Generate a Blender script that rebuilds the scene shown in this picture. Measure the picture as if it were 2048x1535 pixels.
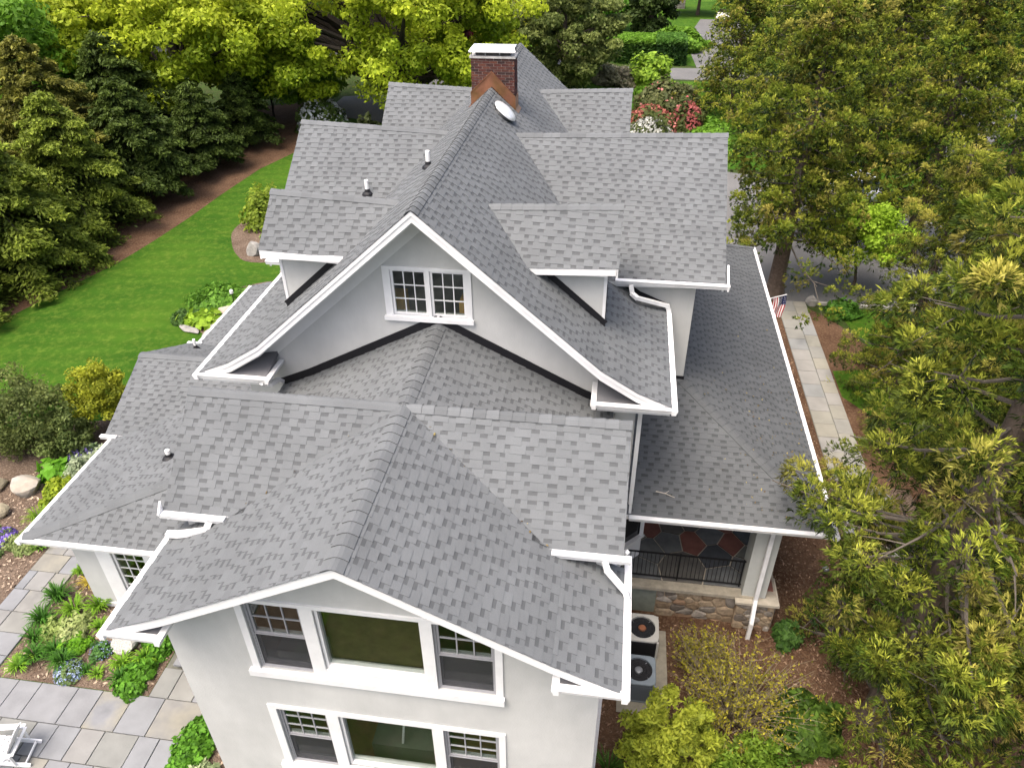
import bpy, bmesh, math, random
import numpy as np
from mathutils import Vector, Matrix

for o in list(bpy.data.objects):
    bpy.data.objects.remove(o, do_unlink=True)
sc = bpy.context.scene
COL = sc.collection
R = random.Random(11)
rng = np.random.default_rng(11)
rad = math.radians

# ------------------------------------------------------------------ camera
CAM = (3.60771, -12.33194, 15.45785); YAW = -0.14667; PITCH = 0.60905; ROLL = -0.01091; FPX = 1502.37
cam = bpy.data.cameras.new('camera'); camo = bpy.data.objects.new('camera', cam); COL.objects.link(camo)
cam.sensor_width = 36.0; cam.lens = FPX / 2048 * 36.0; cam.clip_end = 1500; cam.clip_start = 0.1
fwd = Vector((math.sin(YAW) * math.cos(PITCH), math.cos(YAW) * math.cos(PITCH), -math.sin(PITCH)))
rgt = Vector((math.cos(YAW), -math.sin(YAW), 0)); upv = rgt.cross(fwd)
M = Matrix((rgt, upv, -fwd)).transposed().to_4x4()
camo.matrix_world = Matrix.Translation(CAM) @ M @ Matrix.Rotation(-ROLL, 4, 'Z').inverted()
sc.camera = camo
# ------------------------------------------------------------------ sky, sun, exposure
SUN_EL = 66.0; SUN_AZ = 216.0          # compass bearing the sun stands at (0 = +Y, 90 = +X)
w = bpy.data.worlds.new('World'); sc.world = w; w.use_nodes = True
nt = w.node_tree; bg = nt.nodes['Background']
sky = nt.nodes.new('ShaderNodeTexSky'); sky.sky_type = 'NISHITA'; sky.sun_disc = False
sky.sun_elevation = rad(SUN_EL); sky.sun_rotation = rad(SUN_AZ); sky.air_density = 0.8; sky.dust_density = 7.0; sky.ozone_density = 0.6
nt.links.new(sky.outputs[0], bg.inputs[0]); bg.inputs[1].default_value = 0.15
sl = bpy.data.lights.new('sun', 'SUN'); sl.energy = 0.75; sl.angle = rad(35); sl.color = (1.0, 0.98, 0.945)
so = bpy.data.objects.new('sun', sl); COL.objects.link(so)
sd = Vector((math.sin(rad(SUN_AZ)) * math.cos(rad(SUN_EL)), math.cos(rad(SUN_AZ)) * math.cos(rad(SUN_EL)), math.sin(rad(SUN_EL))))
so.rotation_euler = sd.to_track_quat('Z', 'Y').to_euler()
sc.view_settings.view_transform = 'Standard'; sc.view_settings.look = 'None'
sc.view_settings.gamma = 1.0; sc.view_settings.use_curve_mapping = False; sc.view_settings.exposure = 1.42
sc.render.engine = 'CYCLES'
sc.cycles.max_bounces = 5; sc.cycles.diffuse_bounces = 3; sc.cycles.glossy_bounces = 2; sc.cycles.transmission_bounces = 2; sc.cycles.transparent_max_bounces = 8
sc.cycles.caustics_reflective = False; sc.cycles.caustics_refractive = False

# ------------------------------------------------------------------ materials
MATS = {}
def hexlin(r, g, b):
    f = lambda c: (c / 255 / 12.92) if c / 255 <= 0.04045 else ((c / 255 + 0.055) / 1.055) ** 2.4
    return (f(r), f(g), f(b))
def mat(name, color=(0.5, 0.5, 0.5), rough=0.8, noise=0.15, nscale=6.0, bump=0.0, bscale=80.0, attr=False, rand=None,
        metal=0.0, spec=0.3, second=None, sscale=1.5, translucent=0.0, detail=2.5, low=None):
    """principled material: base colour (or face attribute Col, or per object random ramp), mottled by noise"""
    m = bpy.data.materials.new(name); m.use_nodes = True; MATS[name] = m
    t = m.node_tree; N = t.nodes; L = t.links; b = N['Principled BSDF']
    b.inputs['Roughness'].default_value = rough; b.inputs['Metallic'].default_value = metal
    b.inputs['Specular IOR Level'].default_value = spec
    tc = N.new('ShaderNodeTexCoord')
    geo = N.new('ShaderNodeNewGeometry')
    if attr:
        a = N.new('ShaderNodeAttribute'); a.attribute_name = 'Col'; src = a.outputs['Color']
    elif rand:
        oi = N.new('ShaderNodeObjectInfo'); cr = N.new('ShaderNodeValToRGB'); cr.color_ramp.interpolation = 'CONSTANT'
        L.new(oi.outputs['Random'], cr.inputs[0])
        e = cr.color_ramp.elements
        while len(e) < len(rand): e.new(0.5)
        for i, c in enumerate(rand):
            e[i].position = i / len(rand); e[i].color = (*c, 1)
        src = cr.outputs[0]
    else:
        rgb = N.new('ShaderNodeRGB'); rgb.outputs[0].default_value = (*color, 1); src = rgb.outputs[0]
    if second is not None:
        n2 = N.new('ShaderNodeTexNoise'); n2.inputs['Scale'].default_value = sscale; n2.inputs['Detail'].default_value = 5
        L.new(geo.outputs['Position'], n2.inputs['Vector'])
        r2 = N.new('ShaderNodeValToRGB'); r2.color_ramp.elements[0].position = 0.42; r2.color_ramp.elements[1].position = 0.6
        L.new(n2.outputs[0], r2.inputs[0])
        mx = N.new('ShaderNodeMix'); mx.data_type = 'RGBA'; L.new(r2.outputs[0], mx.inputs[0]); L.new(src, mx.inputs[6])
        mx.inputs[7].default_value = (*second, 1); src = mx.outputs[2]
    if noise > 0:
        n = N.new('ShaderNodeTexNoise'); n.inputs['Scale'].default_value = nscale; n.inputs['Detail'].default_value = detail
        n.inputs['Roughness'].default_value = 0.65
        L.new(geo.outputs['Position'], n.inputs['Vector'])
        mr = N.new('ShaderNodeMapRange'); mr.inputs[1].default_value = 0.25; mr.inputs[2].default_value = 0.75
        mr.inputs[3].default_value = 1 - noise; mr.inputs[4].default_value = 1 + noise
        L.new(n.outputs[0], mr.inputs[0])
        mm = N.new('ShaderNodeMix'); mm.data_type = 'RGBA'; mm.blend_type = 'MULTIPLY'; mm.inputs[0].default_value = 1.0
        cb = N.new('ShaderNodeCombineColor')
        for k in range(3): L.new(mr.outputs[0], cb.inputs[k])
        L.new(src, mm.inputs[6]); L.new(cb.outputs[0], mm.inputs[7]); src = mm.outputs[2]
    if low:
        n3 = N.new('ShaderNodeTexNoise'); n3.inputs['Scale'].default_value = low[0]; n3.inputs['Detail'].default_value = 4; n3.inputs['Roughness'].default_value = 0.6
        mp = N.new('ShaderNodeMapping'); mp.inputs['Scale'].default_value = low[2]; L.new(geo.outputs['Position'], mp.inputs[0]); L.new(mp.outputs[0], n3.inputs['Vector'])
        m3 = N.new('ShaderNodeMapRange'); m3.inputs[1].default_value = 0.3; m3.inputs[2].default_value = 0.7; m3.inputs[3].default_value = 1 - low[1]; m3.inputs[4].default_value = 1 + low[1]
        L.new(n3.outputs[0], m3.inputs[0]); c3 = N.new('ShaderNodeCombineColor')
        for k in range(3): L.new(m3.outputs[0], c3.inputs[k])
        mm3 = N.new('ShaderNodeMix'); mm3.data_type = 'RGBA'; mm3.blend_type = 'MULTIPLY'; mm3.inputs[0].default_value = 1.0
        L.new(src, mm3.inputs[6]); L.new(c3.outputs[0], mm3.inputs[7]); src = mm3.outputs[2]
    L.new(src, b.inputs['Base Color'])
    if bump > 0:
        nb = N.new('ShaderNodeTexNoise'); nb.inputs['Scale'].default_value = bscale; nb.inputs['Detail'].default_value = 4
        L.new(geo.outputs['Position'], nb.inputs['Vector'])
        bp = N.new('ShaderNodeBump'); bp.inputs['Strength'].default_value = bump; bp.inputs['Distance'].default_value = 0.02
        L.new(nb.outputs[0], bp.inputs['Height']); L.new(bp.outputs[0], b.inputs['Normal'])
    if translucent > 0:
        tr = N.new('ShaderNodeBsdfTranslucent'); L.new(src, tr.inputs['Color'])
        ms = N.new('ShaderNodeMixShader'); ms.inputs[0].default_value = translucent
        out = N['Material Output']; L.new(b.outputs[0], ms.inputs[1]); L.new(tr.outputs[0], ms.inputs[2]); L.new(ms.outputs[0], out.inputs[0])
    return m

SH = mat('shingle_granules', attr=True, rough=0.95, noise=0.16, nscale=140, bump=0.25, bscale=260, spec=0.12, low=(0.9, 0.09, (1, 1, 1)))
DECK = mat('roof_underlay', (0.10, 0.10, 0.105), 0.95, 0.1)
WHITE = mat('white_trim', (0.70, 0.70, 0.69), 0.45, 0.05, 3.0, spec=0.35, low=(2.0, .05, (1, 1, 1)))
GUT = mat('white_gutter', (0.70, 0.70, 0.69), 0.4, 0.05, 9.0, spec=0.4, low=(3.0, .08, (1, 1, 1)))
STUC = mat('stucco', (0.47, 0.472, 0.450), 0.95, 0.07, 1.3, bump=0.28, bscale=34, spec=0.1, low=(1.6, 0.06, (1, 1, .3)))
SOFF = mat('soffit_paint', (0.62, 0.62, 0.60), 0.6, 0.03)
BLACK = mat('black_flashing', (0.010, 0.010, 0.012), 0.55, 0.1)
SASH = mat('grey_sash', (0.30, 0.30, 0.31), 0.5, 0.05)
SCREEN = mat('insect_screen', (0.055, 0.055, 0.06), 0.7, 0.15, 3.0)
WOODF = mat('wood_floor', (0.20, 0.11, 0.05), 0.5, 0.25, 3.0)
BLIND = mat('woven_blind', (0.085, 0.068, 0.024), 0.8, 0.3, 4.0)
CARD = mat('cardboard', (0.78, 0.46, 0.14), 0.85, 0.1)
INT = mat('interior_paint', (0.30, 0.29, 0.26), 0.9, 0.05)
METAL = mat('grey_metal', (0.30, 0.31, 0.32), 0.45, 0.1, metal=0.6)
IRON = mat('black_iron', (0.012, 0.012, 0.013), 0.45, 0.05)
PVC = mat('white_pipe', (0.78, 0.78, 0.76), 0.5, 0.03)
BRICK = mat('chimney_brick', rand=[(0.085, 0.027, 0.020), (0.068, 0.022, 0.018), (0.115, 0.042, 0.027), (0.052, 0.021, 0.018), (0.080, 0.032, 0.024), (0.036, 0.018, 0.016), (0.098, 0.034, 0.022), (0.072, 0.026, 0.020)], rough=0.9, noise=0.35, nscale=25, bump=0.4, bscale=60)
MORT = mat('mortar', (0.42, 0.34, 0.29), 0.95, 0.2, 10)
def copper_mat():
    m = mat('copper', (0.42, 0.19, 0.10), 0.42, 0.3, 3.5, metal=0.75, second=(0.30, 0.16, 0.07), sscale=2.5); return m
COPPER = copper_mat(); COPPER.node_tree.nodes['RGB'].outputs[0].default_value = (0.34, 0.155, 0.09, 1)
def glass_mat():
    m = bpy.data.materials.new('window_glass'); m.use_nodes = True; t = m.node_tree; N = t.nodes; L = t.links
    N.remove(N['Principled BSDF'])
    g = N.new('ShaderNodeBsdfGlossy'); g.inputs['Roughness'].default_value = 0.02; g.inputs['Color'].default_value = (0.9, 0.95, 0.92, 1)
    tp = N.new('ShaderNodeBsdfTransparent'); tp.inputs['Color'].default_value = (0.82, 0.85, 0.83, 1)
    ge = N.new('ShaderNodeNewGeometry'); dt = N.new('ShaderNodeVectorMath'); dt.operation = 'DOT_PRODUCT'; L.new(ge.outputs['Incoming'], dt.inputs[0]); L.new(ge.outputs['True Normal'], dt.inputs[1])
    ab = N.new('ShaderNodeMath'); ab.operation = 'ABSOLUTE'; L.new(dt.outputs['Value'], ab.inputs[0])
    om = N.new('ShaderNodeMath'); om.operation = 'SUBTRACT'; om.inputs[0].default_value = 1.0; L.new(ab.outputs[0], om.inputs[1])
    pw = N.new('ShaderNodeMath'); pw.operation = 'POWER'; L.new(om.outputs[0], pw.inputs[0]); pw.inputs[1].default_value = 5.0
    fr = N.new('ShaderNodeMath'); fr.operation = 'MULTIPLY_ADD'; L.new(pw.outputs[0], fr.inputs[0]); fr.inputs[1].default_value = 0.93; fr.inputs[2].default_value = 0.06
    nz = N.new('ShaderNodeTexNoise'); nz.inputs['Scale'].default_value = 0.8
    bp = N.new('ShaderNodeBump'); bp.inputs['Strength'].default_value = 0.02; L.new(nz.outputs[0], bp.inputs['Height']); L.new(bp.outputs[0], g.inputs['Normal'])
    mx = N.new('ShaderNodeMixShader'); L.new(fr.outputs[0], mx.inputs[0]); L.new(tp.outputs[0], mx.inputs[1]); L.new(g.outputs[0], mx.inputs[2])
    L.new(mx.outputs[0], N['Material Output'].inputs[0]); return m
GLASS = glass_mat()
LEAF = mat('leaf', attr=True, rough=0.6, noise=0.12, nscale=1.2, spec=0.2, translucent=0.42)
NEEDLE = mat('needle', attr=True, rough=0.65, noise=0.12, nscale=1.5, spec=0.2, translucent=0.28)
BARK = mat('bark', (0.085, 0.065, 0.05), 0.95, 0.4, 7, bump=0.8, bscale=18)
BARKD = mat('dark_bark', (0.035, 0.028, 0.022), 0.95, 0.4, 7, bump=0.8, bscale=14)
BARKR = mat('cedar_bark', (0.105, 0.080, 0.062), 0.95, 0.35, 9, bump=0.8, bscale=22)
TWIG = mat('pale_twig', (0.10, 0.085, 0.068), 0.9, 0.25, 10)
PETAL = mat('petal', attr=True, rough=0.6, noise=0.1, nscale=3, spec=0.2, translucent=0.3)

# ------------------------------------------------------------------ object helpers
WL = {}
def setp(o, label=None, cat=None, group=None, kind=None):
    if label: o['label'] = label
    if cat: o['category'] = cat
    if group: o['group'] = group
    if kind: o['kind'] = kind
    return o
def thing(name, label, cat, loc=(0, 0, 0), rotz=0.0, group=None, local=False):
    o = bpy.data.objects.new(name, None); COL.objects.link(o); o.location = loc; o.rotation_euler = (0, 0, rotz)
    o.empty_display_size = 0.2
    WL[o.name] = Vector((0, 0, 0)) if local else Vector(loc)
    return setp(o, label, cat, group)
def link(name, me, mats, parent, origin):
    o = bpy.data.objects.new(name, me)
    for m in (mats if isinstance(mats, (list, tuple)) else [mats]):
        me.materials.append(m)
    COL.objects.link(o)
    base = WL[parent.name] if parent is not None else Vector((0, 0, 0))
    o.location = Vector(origin) - base
    if parent is not None: o.parent = parent
    WL[o.name] = Vector(origin)
    return o
class MB:
    def __init__(s): s.v = []; s.f = []; s.m = []
    def add(s, pts, faces, mi=0):
        n = len(s.v); s.v += [tuple(p) for p in pts]
        for f in faces: s.f.append(tuple(i + n for i in f)); s.m.append(mi)
        return s
    def box(s, x0, x1, y0, y1, z0, z1, mi=0):
        if x0 > x1: x0, x1 = x1, x0
        if y0 > y1: y0, y1 = y1, y0
        if z0 > z1: z0, z1 = z1, z0
        return s.add([(x0, y0, z0), (x1, y0, z0), (x1, y1, z0), (x0, y1, z0), (x0, y0, z1), (x1, y0, z1), (x1, y1, z1), (x0, y1, z1)],
                     [(3, 2, 1, 0), (4, 5, 6, 7), (0, 1, 5, 4), (1, 2, 6, 5), (2, 3, 7, 6), (3, 0, 4, 7)], mi)
    def beam(s, p, q, wd, ht, mi=0, up=(0, 0, 1)):
        p = Vector(p); q = Vector(q); d = (q - p).normalized(); a = d.cross(Vector(up))
        a = Vector((1, 0, 0)) if a.length < 1e-4 else a.normalized(); b = a.cross(d).normalized()
        pts = []
        for c in (p, q):
            for sx, sy in ((-1, -1), (1, -1), (1, 1), (-1, 1)): pts.append(c + a * (sx * wd / 2) + b * (sy * ht / 2))
        return s.add(pts, [(3, 2, 1, 0), (4, 5, 6, 7), (0, 1, 5, 4), (1, 2, 6, 5), (2, 3, 7, 6), (3, 0, 4, 7)], mi)
    def slab(s, poly, dv, mi_top=0, mi_side=0, mi_bot=None):
        """polygon (counter clockwise seen from outside) extruded by dv"""
        n = len(poly); dv = Vector(dv); a = [Vector(p) for p in poly]; b = [p + dv for p in a]
        s.add(a, [tuple(range(n))], mi_top); s.add(b, [tuple(reversed(range(n)))], mi_side if mi_bot is None else mi_bot)
        for i in range(n):
            j = (i + 1) % n; s.add([a[i], b[i], b[j], a[j]], [(0, 1, 2, 3)], mi_side)
        return s
    def tube(s, pts, radii, n=8, mi=0, cap=True):
        pts = [Vector(p) for p in pts]
        if not isinstance(radii, (list, tuple)): radii = [radii] * len(pts)
        base = len(s.v); prev = None
        for i, p in enumerate(pts):
            d = (pts[min(i + 1, len(pts) - 1)] - pts[max(i - 1, 0)]).normalized()
            if prev is None:
                a = d.cross(Vector((0, 0, 1)));  a = Vector((1, 0, 0)) if a.length < 1e-3 else a.normalized()
            else:
                a = (prev - d * prev.dot(d));  a = d.orthogonal().normalized() if a.length < 1e-4 else a.normalized()
            prev = a; b = d.cross(a)
            for k in range(n):
                t = 2 * math.pi * k / n; s.v.append(tuple(p + (a * math.cos(t) + b * math.sin(t)) * radii[i]))
        for i in range(len(pts) - 1):
            for k in range(n):
                k2 = (k + 1) % n; s.f.append((base + i * n + k, base + i * n + k2, base + (i + 1) * n + k2, base + (i + 1) * n + k)); s.m.append(mi)
        if cap:
            s.f.append(tuple(base + k for k in reversed(range(n)))); s.m.append(mi)
            e = base + (len(pts) - 1) * n; s.f.append(tuple(e + k for k in range(n))); s.m.append(mi)
        return s
    def lathe(s, prof, c, n=16, mi=0):
        base = len(s.v)
        for r, z in prof:
            for k in range(n):
                t = 2 * math.pi * k / n; s.v.append((c[0] + r * math.cos(t), c[1] + r * math.sin(t), c[2] + z))
        for i in range(len(prof) - 1):
            for k in range(n):
                k2 = (k + 1) % n; s.f.append((base + i * n + k, base + i * n + k2, base + (i + 1) * n + k2, base + (i + 1) * n + k)); s.m.append(mi)
        return s
    def obj(s, name, mats, parent=None, smooth=False, origin=None):
        V = np.array(s.v, dtype=float)
        if origin is None:
            lo = V.min(0); hi = V.max(0); origin = ((lo[0] + hi[0]) / 2, (lo[1] + hi[1]) / 2, lo[2])
        V = V - np.array(origin)
        me = bpy.data.meshes.new(name); me.from_pydata(V.tolist(), [], s.f)
        o = link(name, me, mats, parent, origin)
        if any(s.m): me.polygons.foreach_set('material_index', s.m)
        if smooth: me.polygons.foreach_set('use_smooth', [True] * len(me.polygons))
        me.update()
        return o
def npmesh(name, V, F, C, mats, parent=None, origin=None, tri=False):
    """numpy mesh with a face colour attribute"""
    V = np.asarray(V, dtype=np.float64); F = np.asarray(F)
    if origin is None:
        lo = V.min(0); hi = V.max(0); origin = ((lo[0] + hi[0]) / 2, (lo[1] + hi[1]) / 2, lo[2])
    V = (V - np.array(origin)).astype(np.float32)
    k = F.shape[1]; me = bpy.data.meshes.new(name)
    me.vertices.add(len(V)); me.vertices.foreach_set('co', V.ravel())
    me.loops.add(F.size); me.loops.foreach_set('vertex_index', F.ravel().astype(np.int32))
    me.polygons.add(len(F)); me.polygons.foreach_set('loop_start', np.arange(0, F.size, k, dtype=np.int32))
    me.polygons.foreach_set('loop_total', np.full(len(F), k, dtype=np.int32))
    if C is not None:
        at = me.attributes.new('Col', 'FLOAT_COLOR', 'FACE')
        cc = np.ones((len(F), 4), dtype=np.float32); cc[:, :3] = C; at.data.foreach_set('color', cc.ravel())
    me.update(calc_edges=True)
    return link(name, me, mats, parent, origin)
def facecol(o, cols):
    at = o.data.attributes.new('Col', 'FLOAT_COLOR', 'FACE')
    cc = np.ones((len(o.data.polygons), 4), dtype=np.float32); cc[:, :3] = np.array(cols, dtype=np.float32); at.data.foreach_set('color', cc.ravel())
GL, GR = -0.6, -1.6
def g(x, y=0.0):
    t = min(max((x + 2.5) / 6.0, 0), 1); return GL + (GR - GL) * t * t * (3 - 2 * t)
def project(p):
    d = Vector(p) - Vector(CAM); c = d.dot(fwd)
    return 1024 + FPX * d.dot(rgt) / c, 767.5 - FPX * d.dot(upv) / c, c

# ------------------------------------------------------------------ ground
def sheet(name, outline, m, dz, kind='structure', label=None, cat=None, thick=0.0, parent=None):
    """flat ground sheet following the slope of the lot"""
    bm = bmesh.new(); vs = [bm.verts.new((x, y, 0)) for x, y in outline]; f = bm.faces.new(vs)
    if f.normal.z < 0 or sum((outline[i][0] * outline[(i + 1) % len(outline)][1] - outline[(i + 1) % len(outline)][0] * outline[i][1]) for i in range(len(outline))) < 0:
        bmesh.ops.reverse_faces(bm, faces=bm.faces[:])
    bm.normal_update()
    xs = [p[0] for p in outline]
    for k in range(13):
        x = -2.5 + 0.5 * k
        if min(xs) < x < max(xs):
            bmesh.ops.bisect_plane(bm, geom=bm.verts[:] + bm.edges[:] + bm.faces[:], plane_co=(x, 0, 0), plane_no=(1, 0, 0))
    bm.normal_update()
    bmesh.ops.triangulate(bm, faces=bm.faces[:])
    for v in bm.verts: v.co.z = g(v.co.x) + dz
    me = bpy.data.meshes.new(name); bm.to_mesh(me); bm.free()
    o = link(name, me, m, parent, (0, 0, 0))
    return setp(o, label, cat, None, kind)
def ground_mat(name, c1, c2, c3, s1, s2, bump=0.5, bscale=30, stripes=None):
    m = bpy.data.materials.new(name); m.use_nodes = True; t = m.node_tree; N = t.nodes; L = t.links; b = N['Principled BSDF']
    b.inputs['Roughness'].default_value = 0.95; b.inputs['Specular IOR Level'].default_value = 0.1
    geo = N.new('ShaderNodeNewGeometry')
    n1 = N.new('ShaderNodeTexNoise'); n1.inputs['Scale'].default_value = s1; n1.inputs['Detail'].default_value = 6
    n2 = N.new('ShaderNodeTexNoise'); n2.inputs['Scale'].default_value = s2; n2.inputs['Detail'].default_value = 8; n2.inputs['Roughness'].default_value = 0.7
    L.new(geo.outputs['Position'], n1.inputs[0]); L.new(geo.outputs['Position'], n2.inputs[0])
    r1 = N.new('ShaderNodeValToRGB'); r1.color_ramp.elements[0].position = 0.35; r1.color_ramp.elements[1].position = 0.68
    r1.color_ramp.elements[0].color = (*c1, 1); r1.color_ramp.elements[1].color = (*c2, 1); L.new(n1.outputs[0], r1.inputs[0])
    r2 = N.new('ShaderNodeValToRGB'); r2.color_ramp.elements[0].position = 0.48; r2.color_ramp.elements[1].position = 0.72; L.new(n2.outputs[0], r2.inputs[0])
    mx = N.new('ShaderNodeMix'); mx.data_type = 'RGBA'; L.new(r2.outputs[0], mx.inputs[0]); L.new(r1.outputs[0], mx.inputs[6]); mx.inputs[7].default_value = (*c3, 1)
    src = mx.outputs[2]
    if stripes:
        ang, per, amt = stripes
        wv = N.new('ShaderNodeTexWave'); wv.inputs['Scale'].default_value = 1.0 / per; wv.inputs['Distortion'].default_value = 1.2; wv.inputs['Detail'].default_value = 2
        mp = N.new('ShaderNodeMapping'); mp.inputs['Rotation'].default_value = (0, 0, ang); L.new(geo.outputs['Position'], mp.inputs[0]); L.new(mp.outputs[0], wv.inputs[0])
        mr = N.new('ShaderNodeMapRange'); mr.inputs[3].default_value = 1 - amt; mr.inputs[4].default_value = 1 + amt; L.new(wv.outputs[1], mr.inputs[0])
        cb = N.new('ShaderNodeCombineColor')
        for k in range(3): L.new(mr.outputs[0], cb.inputs[k])
        mm = N.new('ShaderNodeMix'); mm.data_type = 'RGBA'; mm.blend_type = 'MULTIPLY'; mm.inputs[0].default_value = 1
        L.new(src, mm.inputs[6]); L.new(cb.outputs[0], mm.inputs[7]); src = mm.outputs[2]
    L.new(src, b.inputs['Base Color'])
    nb = N.new('ShaderNodeTexNoise'); nb.inputs['Scale'].default_value = bscale; nb.inputs['Detail'].default_value = 5; L.new(geo.outputs['Position'], nb.inputs[0])
    bp = N.new('ShaderNodeBump'); bp.inputs['Strength'].default_value = bump; bp.inputs['Distance'].default_value = 0.05
    L.new(nb.outputs[0], bp.inputs['Height']); L.new(bp.outputs[0], b.inputs['Normal'])
    return m
GRASS = ground_mat('lawn_grass', (0.028, 0.084, 0.006), (0.054, 0.122, 0.009), (0.098, 0.148, 0.018), 0.26, 4.0, 1.0, 40, stripes=(1.45, 3.2, 0.06))
MULCH = ground_mat('bark_mulch', (0.072, 0.039, 0.022), (0.120, 0.070, 0.042), (0.20, 0.13, 0.082), 1.0, 13.0, 1.0, 26)
SOIL = ground_mat('garden_soil', (0.085, 0.058, 0.041), (0.140, 0.102, 0.075), (0.25, 0.195, 0.145), 1.4, 12.0, 1.0, 26)
WILD = ground_mat('rough_ground', (0.025, 0.045, 0.010), (0.045, 0.075, 0.015), (0.070, 0.052, 0.03), 0.15, 3.0, 1.0, 8)
ASPH = ground_mat('worn_asphalt', (0.115, 0.114, 0.112), (0.145, 0.144, 0.142), (0.185, 0.182, 0.178), 0.35, 20.0, 0.3, 60)
gb = []
xs = [-420, -200, -100, -40, -20, -10] + [-2.5 + 0.5 * k for k in range(13)] + [8, 20, 40, 100, 200, 420]
V = []; F = []
ys = [-300, -60, -20, -5, 0, 10, 20, 40, 70, 110, 160, 260, 500]
for y in ys:
    for x in xs: V.append((x, y, g(x)))
nx = len(xs)
for j in range(len(ys) - 1):
    for i in range(nx - 1): F.append((j * nx + i, j * nx + i + 1, (j + 1) * nx + i + 1, (j + 1) * nx + i))
mbg = MB(); mbg.add(V, F); og = mbg.obj('ground', WILD, origin=(0, 0, 0)); setp(og, kind='structure')
# lawn left of the house, with the mulch band under the conifers
lawn_edge = [(-17.0, 44), (-17.6, 38.5), (-18.13, 35.5), (-19.1, 32.1), (-19.5, 27.7), (-19.7, 24), (-20.0, 21), (-20.4, 18.3), (-21.5, 14.7), (-22.2, 12.3), (-23.5, 8), (-24, 2), (-24, -12)]
sheet('lawn', [(-3, -12), (-3, 44)] + lawn_edge, GRASS, 0.004)
sheet('mulch_bed', [(-17.0, 44), (-21.5, 48), (-26, 46), (-27, 20), (-27, -12), (-24, -12)] + lawn_edge[-2:0:-1], MULCH, 0.006)
sheet('mulch_bed', [(3.0, -14), (26, -14), (26, 3), (15.5, 9), (14.6, 16.5), (13.6, 18.6), (12.7, 19.6), (9.0, 20.2), (3.0, 20.2)], MULCH, 0.006)
sheet('lawn', [(12.75, 12.6), (12.75, 14.4), (15.3, 14.9), (14.3, 17.5), (13.9, 19.75), (20, 19.75), (20, 9.5), (15, 9.5)], GRASS, 0.012)
# asphalt drive beyond the porch, its light kerb and the bank behind it
sheet('driveway', [(4.0, 20.3), (24, 20.0), (40, 20), (40, 24), (23.1, 28.4), (18.7, 32.5), (16.5, 36), (10.5, 38), (7, 29), (9.8, 26.6), (4.0, 26.0)], ASPH, 0.008)
KERB = mat('stone_kerb', (0.34, 0.33, 0.30), 0.9, 0.2, 5, bump=0.3, bscale=20)
kb = MB()
for p, q in (((15.8, 37.2), (18.7, 32.6)), ((18.7, 32.6), (23.1, 28.5)), ((23.1, 28.5), (40, 24.1)), ((13.0, 20.05), (24, 19.8))):
    kb.beam((*p, GR + 0.06), (*q, GR + 0.06), 0.16, 0.14)
setp(kb.obj('kerb', KERB), kind='structure')
sheet('lawn', [(19.0, 33.0), (23.4, 28.8), (40, 24.4), (60, 40), (40, 60), (22, 52), (17.0, 37.4)], GRASS, 0.01)
sheet('road', [(-60, 63.2), (12, 63.2), (40, 62.0), (40, 67.6), (12, 68.0), (-60, 68)], ASPH, 0.012)
sheet('lawn', [(4.2, 38.5), (16, 38.5), (18, 50), (14, 62.5), (-3, 62.5), (-3, 40)], GRASS, 0.01)
sheet('lawn', [(-60, 69), (40, 69), (60, 92), (50, 130), (-60, 130)], GRASS, 0.014)
sheet('driveway', [(10.5, 68.2), (14.0, 68.2), (15.5, 78), (18.2, 86), (19.5, 96), (12.6, 96), (10.8, 86), (10.2, 77)], ASPH, 0.022)
sheet('road', [(-19.5, 44.8), (-13.0, 42.5), (-11, 46), (-9, 63), (-12, 63), (-14, 52), (-19.5, 50)], ASPH, 0.020)
sheet('driveway', [(33.5, 61.9), (37.5, 61.9), (34, 52), (30, 46), (27.5, 40), (24.5, 40), (26, 46), (30, 53)], ASPH, 0.02)

# ================================================================== HOUSE
house = thing('house', 'large pale stucco house with grey shingled cross gable roofs and white trim', 'house', (0, 4.0, -1.6))
ROOF = []          # deck slabs
PIECES = []        # shingle pieces: (points3d list of top polygon, height list, normal, kind)
EXPO = 0.15
def clip(poly, a, b):
    """Sutherland-Hodgman: keep the left side of the line a->b"""
    out = []; n = len(poly); ex, ey = b[0] - a[0], b[1] - a[1]
    dd = [ex * (p[1] - a[1]) - ey * (p[0] - a[0]) for p in poly]
    for i in range(n):
        p, q = poly[i], poly[(i + 1) % n]; dp, dq = dd[i], dd[(i + 1) % n]
        if dp >= -1e-9: out.append(p)
        if (dp > 1e-9 and dq < -1e-9) or (dp < -1e-9 and dq > 1e-9):
            t = dp / (dp - dq); out.append((p[0] + (q[0] - p[0]) * t, p[1] + (q[1] - p[1]) * t))
    return out
def area2(p): return 0.5 * sum(p[i][0] * p[(i + 1) % len(p)][1] - p[(i + 1) % len(p)][0] * p[i][1] for i in range(len(p)))
plane_id = 0
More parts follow.
